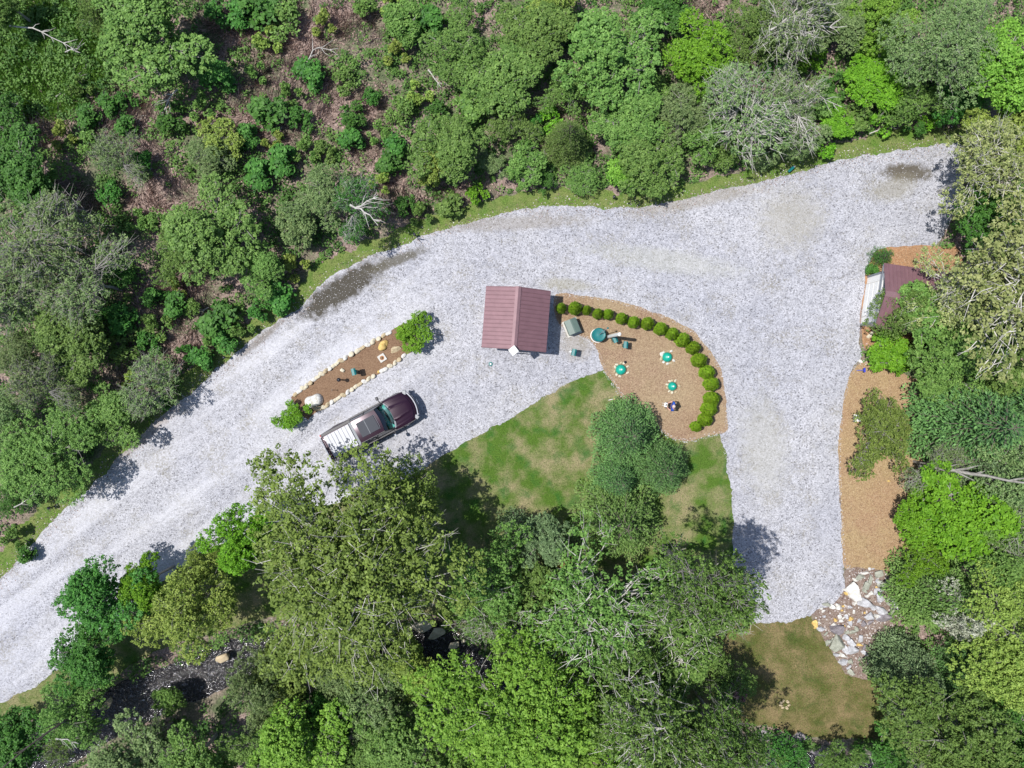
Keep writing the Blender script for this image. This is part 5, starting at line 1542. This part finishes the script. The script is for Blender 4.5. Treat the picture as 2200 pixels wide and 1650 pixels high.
sw = MB(); sw.tube([(0.86 + 0.05 * math.cos(a), 0.38 + 0.18 * math.cos(a + 1.57), 1.14 + 0.17 * math.sin(a + 1.57)) for a in np.linspace(0, 6.28, 17)], 0.018, 6, False)
sw.build("steering_wheel", M['black'], truck)
for y in (0.38, -0.38):
    MB().box((0.25, y, 0.85), (0.5, 0.5, 0.2)).box((0.02, y, 1.2), (0.16, 0.48, 0.6)).build("seat", M['seat'], truck, bevel=0.05)
MB().box((0.95, 0.0, 1.62), (0.04, 0.22, 0.07)).build("rear_view_mirror", M['black'], truck, bevel=0.01)
# bed
for s in (-1, 1):
    MB().box((-1.86, s * 0.80, 1.085), (1.85, 0.16, 0.05)).build("bed_rail", M['trim'], truck, bevel=0.015)
MB().box((-0.99, 0, 1.10), (0.16, 1.44, 0.10)).build("cover_housing", M['greytrim'], truck, bevel=0.02)
cv = MB(); ns = 7
for k in range(ns):
    x0 = -2.68 + 1.58 * k / ns
    cv.box((x0 + 1.58 / ns / 2, 0, 1.115), (1.58 / ns - 0.012, 1.36, 0.045))
cv.box((-1.89, 0, 1.092), (1.58, 1.34, 0.02))
cv.build("bed_cover", M['cover'], truck, bevel=0.008)
tg = MB().box((-2.80, 0, 1.06), (0.09, 1.56, 0.06)).box((-2.90, 0, 0.84), (0.03, 1.45, 0.40)).build("tailgate", M['paint'], truck, bevel=0.012)
MB().box((-2.925, 0, 0.95), (0.03, 0.22, 0.06)).build("handle", M['black'], tg)
for s in (-1, 1):
    MB().box((-2.87, s * 0.82, 0.86), (0.07, 0.12, 0.32)).build("tail_light", M['redlens'], truck, bevel=0.01)
    MB().box((2.60, s * 0.80, 0.86), (0.22, 0.26, 0.16), rz=-s * 0.45).build("headlight", M['lamp'], truck, bevel=0.03)
MB().box((-2.98, 0, 0.56), (0.16, 1.60, 0.16)).build("rear_bumper", M['chrome'], truck, bevel=0.03)
def bump(x, w, sag, z0_, z1_, d):
    return loft([[(x - sag * u * u, u * w, z0_), (x - sag * u * u - d * 0.2, u * w, z1_), (x - d - sag * u * u, u * w * 0.98, z1_), (x - d - sag * u * u, u * w * 0.98, z0_)] for u in np.linspace(-1, 1, 15)])
bump(2.95, 0.93, 0.30, 0.45, 0.68, 0.10).build("front_bumper", M['chrome'], truck, smooth=True)
bump(2.90, 0.66, 0.12, 0.70, 0.97, 0.06).build("grille", M['trim'], truck)
bump(2.90, 0.74, 0.16, 0.975, 1.00, 0.05).build("grille_bar", M['chrome'], truck)
MB().box((3.0, 0, 0.56), (0.02, 0.34, 0.13)).build("number_plate", M['white'], truck)
for x in (-1.82, 1.85):
    for s in (-1, 1):
        wh = empty("wheel", (x, s * 0.86, 0.39)); wh.parent = truck
        ty = MB().lathe([(0.24, -0.13), (0.37, -0.13), (0.40, -0.08), (0.40, 0.08), (0.37, 0.13), (0.24, 0.13)], 28)
        o = ty.build("tyre", M['rubber'], wh, smooth=True); o.rotation_euler = (math.pi / 2, 0, 0)
        o = MB().lathe([(0.235, -0.135), (0.235, 0.12), (0.12, 0.145), (0.05, 0.15)], 20).build("rim", M['chrome'], wh, smooth=True); o.rotation_euler = (-s * math.pi / 2, 0, 0)

# ------------------------------------------------------------------ utility things in the beds
def at(name, px, py, z, rz=0.0, zb=0.024):
    p = P(px, py, z); return empty(name, (p.x, p.y, zb), rz)


t = at("transformer_box", 1230, 701, 0.7, math.radians(22)); tag(t, "green-grey steel utility cabinet with a raised lid on a pale pad by the shed", "utility cabinet")
MB().box((0.02, -0.02, 0.03), (0.90, 1.0, 0.06)).build("pad", M['concrete'], t)
MB().box((0, 0, 0.36), (0.68, 0.84, 0.60)).build("cabinet", M['xform'], t, bevel=0.02)
loft([[(-0.36, y, 0.66), (-0.36, y, 0.70), (-0.02, y, 0.78), (0.06, y, 0.775), (0.36, y, 0.70), (0.36, y, 0.66)] for y in (-0.44, 0.44)]).build("lid", M['xform'], t, bevel=0.012)
t = at("water_tank", 1287, 719, 0.75); tag(t, "round teal tank with a slanting pipe on its lid in the mulch bed", "tank")
MB().lathe([(0.425, 0), (0.425, 0.05), (0.38, 0.055)], 28).build("base", M['white'], t)
MB().lathe([(0.37, 0.05), (0.39, 0.1), (0.39, 0.66), (0.36, 0.70)], 32).build("shell", M['teal'], t, smooth=True)
MB().lathe([(0.405, 0.66), (0.405, 0.71), (0.36, 0.745), (0.34, 0.735), (0.10, 0.76), (0.02, 0.765)], 32).build("lid", M['teal'], t, smooth=True)
pi_ = MB().tube([(0.02, 0.0, 0.76), (0.14, 0.13, 1.2), (0.34, 0.28, 1.72)], 0.022, 8).build("pipe", M['greytrim'], t)
MB().lathe([(0.01, -0.06), (0.05, -0.03), (0.055, 0.02), (0.01, 0.06)], 12, (0.37, 0.30, 1.76)).build("pipe_cap", M['teal'], pi_, smooth=True)
pb = P(1306, 723.5, 0.024)
post = empty("white_post", (pb.x, pb.y, 0.024)); tag(post, "tall thick white post leaning over the teal tank's right side", "post")
MB().tube([(0, 0, 0), (0.08, -0.04, 1.7), (0.17, -0.09, 3.35)], [0.10, 0.10, 0.10], 12).build("pole", M['white'], post, smooth=True)
MB().lathe([(0.075, 0), (0.075, 0.05), (0.03, 0.09)], 12, (0.17, -0.09, 3.35)).build("cap", M['white'], post, smooth=True)


def pedestal(px, py, rz, lb, white=False):
    t = at("power_pedestal", px, py, 0.85, rz)
    tag(t, lb, "pedestal", "teal hook-up pedestals")
    MB().box((0, 0, 0.38), (0.17, 0.20, 0.76)).build("post", M['xform'], t, bevel=0.01)
    MB().box((0, 0, 0.76), (0.20, 0.38, 0.22)).build("housing", M['teal'], t, bevel=0.02)
    loft([[(-0.13, y, 0.875), (-0.10, y, 0.91), (0.04, y, 0.935), (0.13, y, 0.89), (0.13, y, 0.875)] for y in (-0.20, 0.20)]).build("cover", M['teal'], t)
    MB().box((0.14, 0.03, 0.72), (0.08, 0.12, 0.14)).build("outlet", M['teal'], t, bevel=0.01)
    if white:
        MB().lathe([(0.01, -.07), (0.06, -.04), (0.07, 0.0), (0.06, .04), (0.01, .07)], 14, (-0.20, 0.0, 0.84)).build("meter", M['white'], t, smooth=True)
        MB().tube([(-0.17, 0, 0.8), (-0.08, 0, 0.8)], 0.02, 6).build("meter_arm", M['greytrim'], t)


pedestal(1321, 729, math.radians(22), "teal hook-up pedestal directly below the tall white post")
pedestal(1344, 741, math.radians(-4), "teal hook-up pedestal at the right end of the tank's group, casting a square shadow")
pedestal(1233, 757, math.radians(-12), "teal pedestal with a round white meter on the gravel by the shed", True)
pedestal(760, 799, math.radians(14), "teal hook-up pedestal in the middle of the strip bed")
for px, py, rp, lb, stone in ((1435, 767, 10.4, "ribbed jade dome cover nearest the clipped row, the upper right one", 'white'), (1335, 794, 11, "ribbed jade dome cover nearest the lawn, the leftmost one", 'cream'),
                       (1446, 830, 9.4, "smallest ribbed jade dome cover, just above the person", 'cream')):
    t = at("dome_cover", px, py, 0.25); rr_ = rp / PPM
    tag(t, lb, "dome cover", "jade dome covers in the mulch bed")
    prof = [(rr_ * 1.03, 0), (rr_ * 1.0, 0.07)] + [(rr_ * math.cos(a), 0.07 + 0.26 * math.sin(a)) for a in np.linspace(0.12, 1.45, 9)]
    MB().lathe(prof, 72, (0, 0, 0), 0.022, 18).build("dome", M['jade'], t, smooth=True)
    MB().lathe([(0.05, 0.32), (0.045, 0.355), (0.01, 0.365)], 12).build("knob", M['white'], t, smooth=True)
    nm = lb.split(',')[1].strip() if ',' in lb else "smallest"
    dn_ = {"the upper right one": "upper right", "the leftmost one": "leftmost", "just above the person": "smallest"}[nm]
    for k in range(11):
        a = k / 11 * 6.283 + random.uniform(-.12, .12)
        if random.random() < 0.12: continue
        big_ = 1.45 if (stone == 'white' and 2.4 < a < 3.9) else 1.0
        rock("ring_stone", px + (rp + 4.2) * math.cos(a) * 0.98, py - (rp + 4.2) * math.sin(a) * 0.98 , 2.6 * big_, 2.2 * big_, stone if k % 3 else 'tan', f"small pale stone in the ring around the {dn_} jade dome",
             f"ring stones around the {dn_} dome", "stone", RND, 0.05)


def square_pad(px, py, s, rz, lb, rusty):
    t = at("concrete_slab", px, py, 0.05, rz); tag(t, lb, "slab")
    MB().box((0, 0, 0.035), (s, s, 0.07)).build("slab", M['white'] if not rusty else M['concrete'], t, bevel=0.01)
    if rusty:
        MB().lathe([(0.13, 0.071), (0.13, 0.076), (0.06, 0.08)], 16).build("rusty_plate", M['rust'], t)
        MB().lathe([(0.035, 0.076), (0.035, 0.2), (0.01, 0.21)], 10).build("valve", M['teal'], t)
    else:
        MB().lathe([(0.10, 0.071), (0.10, 0.08), (0.02, 0.085)], 16).build("lid", M['concrete'], t)


square_pad(821, 769, 0.44, math.radians(33), "square slab with a rusty centre fitting in the strip bed", True)
square_pad(1841.5, 898, 0.42, 0.0, "square white slab in the tan straw bed beside the road", False)
t = at("cleanout_ring", 1054, 782, 0.03, 0, 0.016); tag(t, "small teal ring cover flush in the gravel below the shed", "cover")
MB().lathe([(0.125, 0), (0.125, 0.035), (0.09, 0.037), (0.088, 0.02)], 24).build("ring", M['teal'], t, smooth=True)
MB().lathe([(0.05, 0.02), (0.05, 0.035), (0.01, 0.037)], 16).build("plug", M['white'], t)


def bollard(px, py, h, lb, r_=0.035, zb=0.01):
    t = at("path_light", px, py, h, 0, zb); tag(t, lb, "path light", "black path lights")
    MB().tube([(0, 0, 0), (0, 0, h * 0.82)], r_, 10).build("post", M['black'], t)
    MB().lathe([(r_ * 1.2, h * 0.80), (r_ * 2.6, h * 0.86), (r_ * 2.6, h * 0.93), (0.02, h)], 14).build("lamp_head", M['black'], t)
    MB().lathe([(0.022, h), (0.022, h + 0.012), (0.005, h + 0.016)], 8).build("finial", M['greytrim'], t)


bollard(480, 768, 0.62, "black path light on the verge left of the puddle")
bollard(890, 503, 0.5, "black path light on the verge above the road's bend")
bollard(1320, 422, 0.5, "black path light on the verge beside the road-side leafy tree")
bollard(727, 816, 0.85, "black post light in the strip bed below the teal pedestal", 0.045)
bollard(2045, 272, 0.7, "black path light at the far right end of the upper verge")
bollard(103, 1092, 0.6, "black path light under the massive leafy tree by the road")
t = at("yard_hydrant", 713, 838, 0.55); tag(t, "thin black rod stand with a crossbar in the strip bed", "hydrant")
MB().tube([(0, 0, 0), (0, 0, 0.55)], 0.016, 6).build("rod", M['black'], t)
MB().tube([(0.0, -0.07, 0.50), (0.0, 0.07, 0.50)], 0.012, 6).build("crossbar", M['black'], t)
t = at("valve_cap", 1343, 778, 0.1); tag(t, "small black capped pipe just above the leftmost jade dome", "pipe cap")
MB().lathe([(0.07, 0), (0.07, 0.12), (0.075, 0.13), (0.02, 0.16)], 14).build("cap", M['black'], t)
t = at("flag_marker", 1318, 857, 0.1, 0.2); tag(t, "small orange marker flag lying on the lawn at the bed's edge", "marker flag")
MB().box((0.06, 0, 0.06), (0.14, 0.10, 0.012)).build("flag", M['orange'], t)
MB().tube([(-0.3, -0.02, 0.03), (0.12, 0, 0.06)], 0.02, 6).build("rod", M['white'], t)
t = at("blue_hydrant", 1857, 795, 0.7); tag(t, "blue-topped yard hydrant at the top of the tan straw bed", "hydrant")
MB().tube([(0, 0, 0), (0, 0, 0.65)], 0.022, 8).build("pipe", M['blue'], t)
MB().box((0, 0, 0.70), (0.10, 0.26, 0.07)).build("head", M['blue'], t, bevel=0.015)
MB().tube([(-0.05, 0, 0.66), (-0.36, -0.02, 0.50)], 0.016, 6).build("handle", M['blue'], t)
t = at("teal_case", 1699, 364, 0.2, math.radians(42), 0.01); tag(t, "dark teal slanted post with a pale cap on the upper right verge", "post")
MB().box((0, 0, 0.22), (0.42, 0.14, 0.12), rx=0.2).box((-0.05, 0, 0.09), (0.14, 0.10, 0.18)).build("post", M['teal'], t, bevel=0.015)
MB().box((0.24, 0, 0.25), (0.10, 0.12, 0.10)).build("cap", M['greytrim'], t, bevel=0.02)

# ------------------------------------------------------------------ the person with the controller
pc = P(1449.5, 873.5, 1.6)
person = empty("person", (pc.x, pc.y, 0.024), math.radians(168))
tag(person, "person in a blue shirt looking down at a white remote controller", "person")


def skinned(name, chains, mat, parent, sub=2):
    """chains: list of lists of (x,y,z,rx,ry); points shared between chains are welded"""
    vs = []; es = []; rd = []; key = {}; roots = []
    for ch in chains:
        prev = None
        for p in ch:
            k = tuple(round(c_, 4) for c_ in p[:3])
            if k not in key:
                key[k] = len(vs); vs.append(p[:3]); rd.append((p[3], p[4] if len(p) > 4 else p[3]))
                if prev is None: roots.append(key[k])
            if prev is not None: es.append((prev, key[k]))
            prev = key[k]
    me = bpy.data.meshes.new(name); me.from_pydata(vs, es, [])
    o = link(name, me, mat, parent)
    m_ = o.modifiers.new("skin", 'SKIN'); m_.use_smooth_shade = True
    sv = me.skin_vertices[0].data if me.skin_vertices else None
    if sv is None:
        bm = bmesh.new(); bm.from_mesh(me); bm.verts.layers.skin.verify(); bm.to_mesh(me); bm.free(); sv = me.skin_vertices[0].data
    for i, (a, b_) in enumerate(rd): sv[i].radius = (a, b_); sv[i].use_root = i in roots
    s_ = o.modifiers.new("sub", 'SUBSURF'); s_.levels = sub; s_.render_levels = sub
    bpy.context.view_layer.update()
    dg = bpy.context.evaluated_depsgraph_get()
    me2 = bpy.data.meshes.new_from_object(o.evaluated_get(dg))
    o.modifiers.clear(); o.data = me2
    if not me2.materials: me2.materials.append(mat)
    for pl in me2.polygons: pl.use_smooth = True
    return o


arm = {}
chains = [[(0, 0, 0.95, .13, .11), (0.01, 0, 1.15, .12, .10), (0.02, 0, 1.36, .15, .11), (0.03, 0, 1.50, .055), (0.07, 0, 1.58, .062), (0.09, 0, 1.66, .088), (0.085, 0, 1.73, .07)],
          [(0.09, 0, 1.66, .088), (0.165, 0, 1.64, .02), (0.188, 0, 1.615, .013)]]
for s in (-1, 1):
    chains.append([(0.02, 0, 1.36, .15, .11), (0.02, s * .19, 1.39, .055), (0.07, s * .27, 1.14, .042), (0.20, s * .20, 1.10, .036), (0.31, s * .12, 1.12, .028), (0.355, s * .105, 1.13, .032, .018)])
    chains.append([(0, 0, 0.95, .13, .11), (0.0, s * .10, 0.86, .085), (0.03, s * .12, 0.50, .058), (0.0, s * .13, 0.10, .042), (0.10, s * .14, 0.045, .035)])
    chains.append([(0.09, s * 0.01, 1.661, .02), (0.085, s * .085, 1.65, .018), (0.08, s * .10, 1.665, .014)])
    for k, (dy, l_) in enumerate(((-.025, .06), (-.008, .07), (.01, .065), (.026, .05))):
        chains.append([(0.36, s * (.105 + dy), 1.128, .010), (0.36 + l_ * .5, s * (.100 + dy), 1.122, .009), (0.36 + l_ * .85, s * (.085 + dy), 1.102, .008)])
    chains.append([(0.35, s * .08, 1.135, .011), (0.365, s * .055, 1.155, .010), (0.385, s * .045, 1.172, .009)])
skinned("body", chains, M['skin'], person)
sh = [[(0, 0, 0.93, .150, .125), (0.01, 0, 1.15, .140, .12), (0.02, 0, 1.36, .168, .13), (0.025, 0, 1.45, .085)]]
for s in (-1, 1): sh.append([(0.02, 0, 1.36, .168, .13), (0.02, s * .20, 1.39, .078), (0.055, s * .262, 1.20, .062)])
skinned("shirt", sh, M['bluecloth'], person)
tr_ = [[(0, 0, 0.97, .142, .12), (0, 0, 0.90, .14, .12)]]
for s in (-1, 1): tr_.append([(0, 0, 0.90, .14, .12), (0.0, s * .105, 0.82, .10), (0.03, s * .12, 0.50, .074), (0.0, s * .13, 0.11, .058)])
skinned("trousers", tr_, M['navycloth'], person)
for s in (-1, 1):
    MB().box((0.06, s * .135, 0.045), (0.28, 0.10, 0.09)).build("shoe", M['black'], person, bevel=0.03)
    MB().lathe([(0.002, -.011), (0.009, -.006), (0.011, 0), (0.009, .006), (0.002, .011)], 8, (0.165, s * .033, 1.672)).build("eye", M['black'], person)
hairp = [(0.094 * math.cos(a), 0.092 * math.sin(a)) for a in np.linspace(-0.1, 1.4, 7)]
MB().lathe(hairp, 20, (0.068, 0, 1.69)).build("hair", M['hair'], person, smooth=True)
ctl = empty("remote_controller", person.matrix_basis @ Vector((0.42, 0, 1.12)), math.radians(168))
tag(ctl, "white remote controller with two antennas held by the person in blue", "controller")
MB().box((0, 0, 0.02), (0.17, 0.25, 0.045)).build("case", M['white'], ctl, bevel=0.015)
MB().box((-0.02, 0, 0.047), (0.045, 0.11, 0.012)).build("screen", M['black'], ctl)
for s in (-1, 1):
    MB().tube([(0.08, s * .05, 0.03), (0.22, s * .065, 0.05)], 0.012, 6).build("antenna", M['white'], ctl)
    MB().lathe([(0.018, 0), (0.014, 0.03), (0.018, 0.04)], 8, (0.03, s * .07, 0.043)).build("stick", M['greytrim'], ctl)
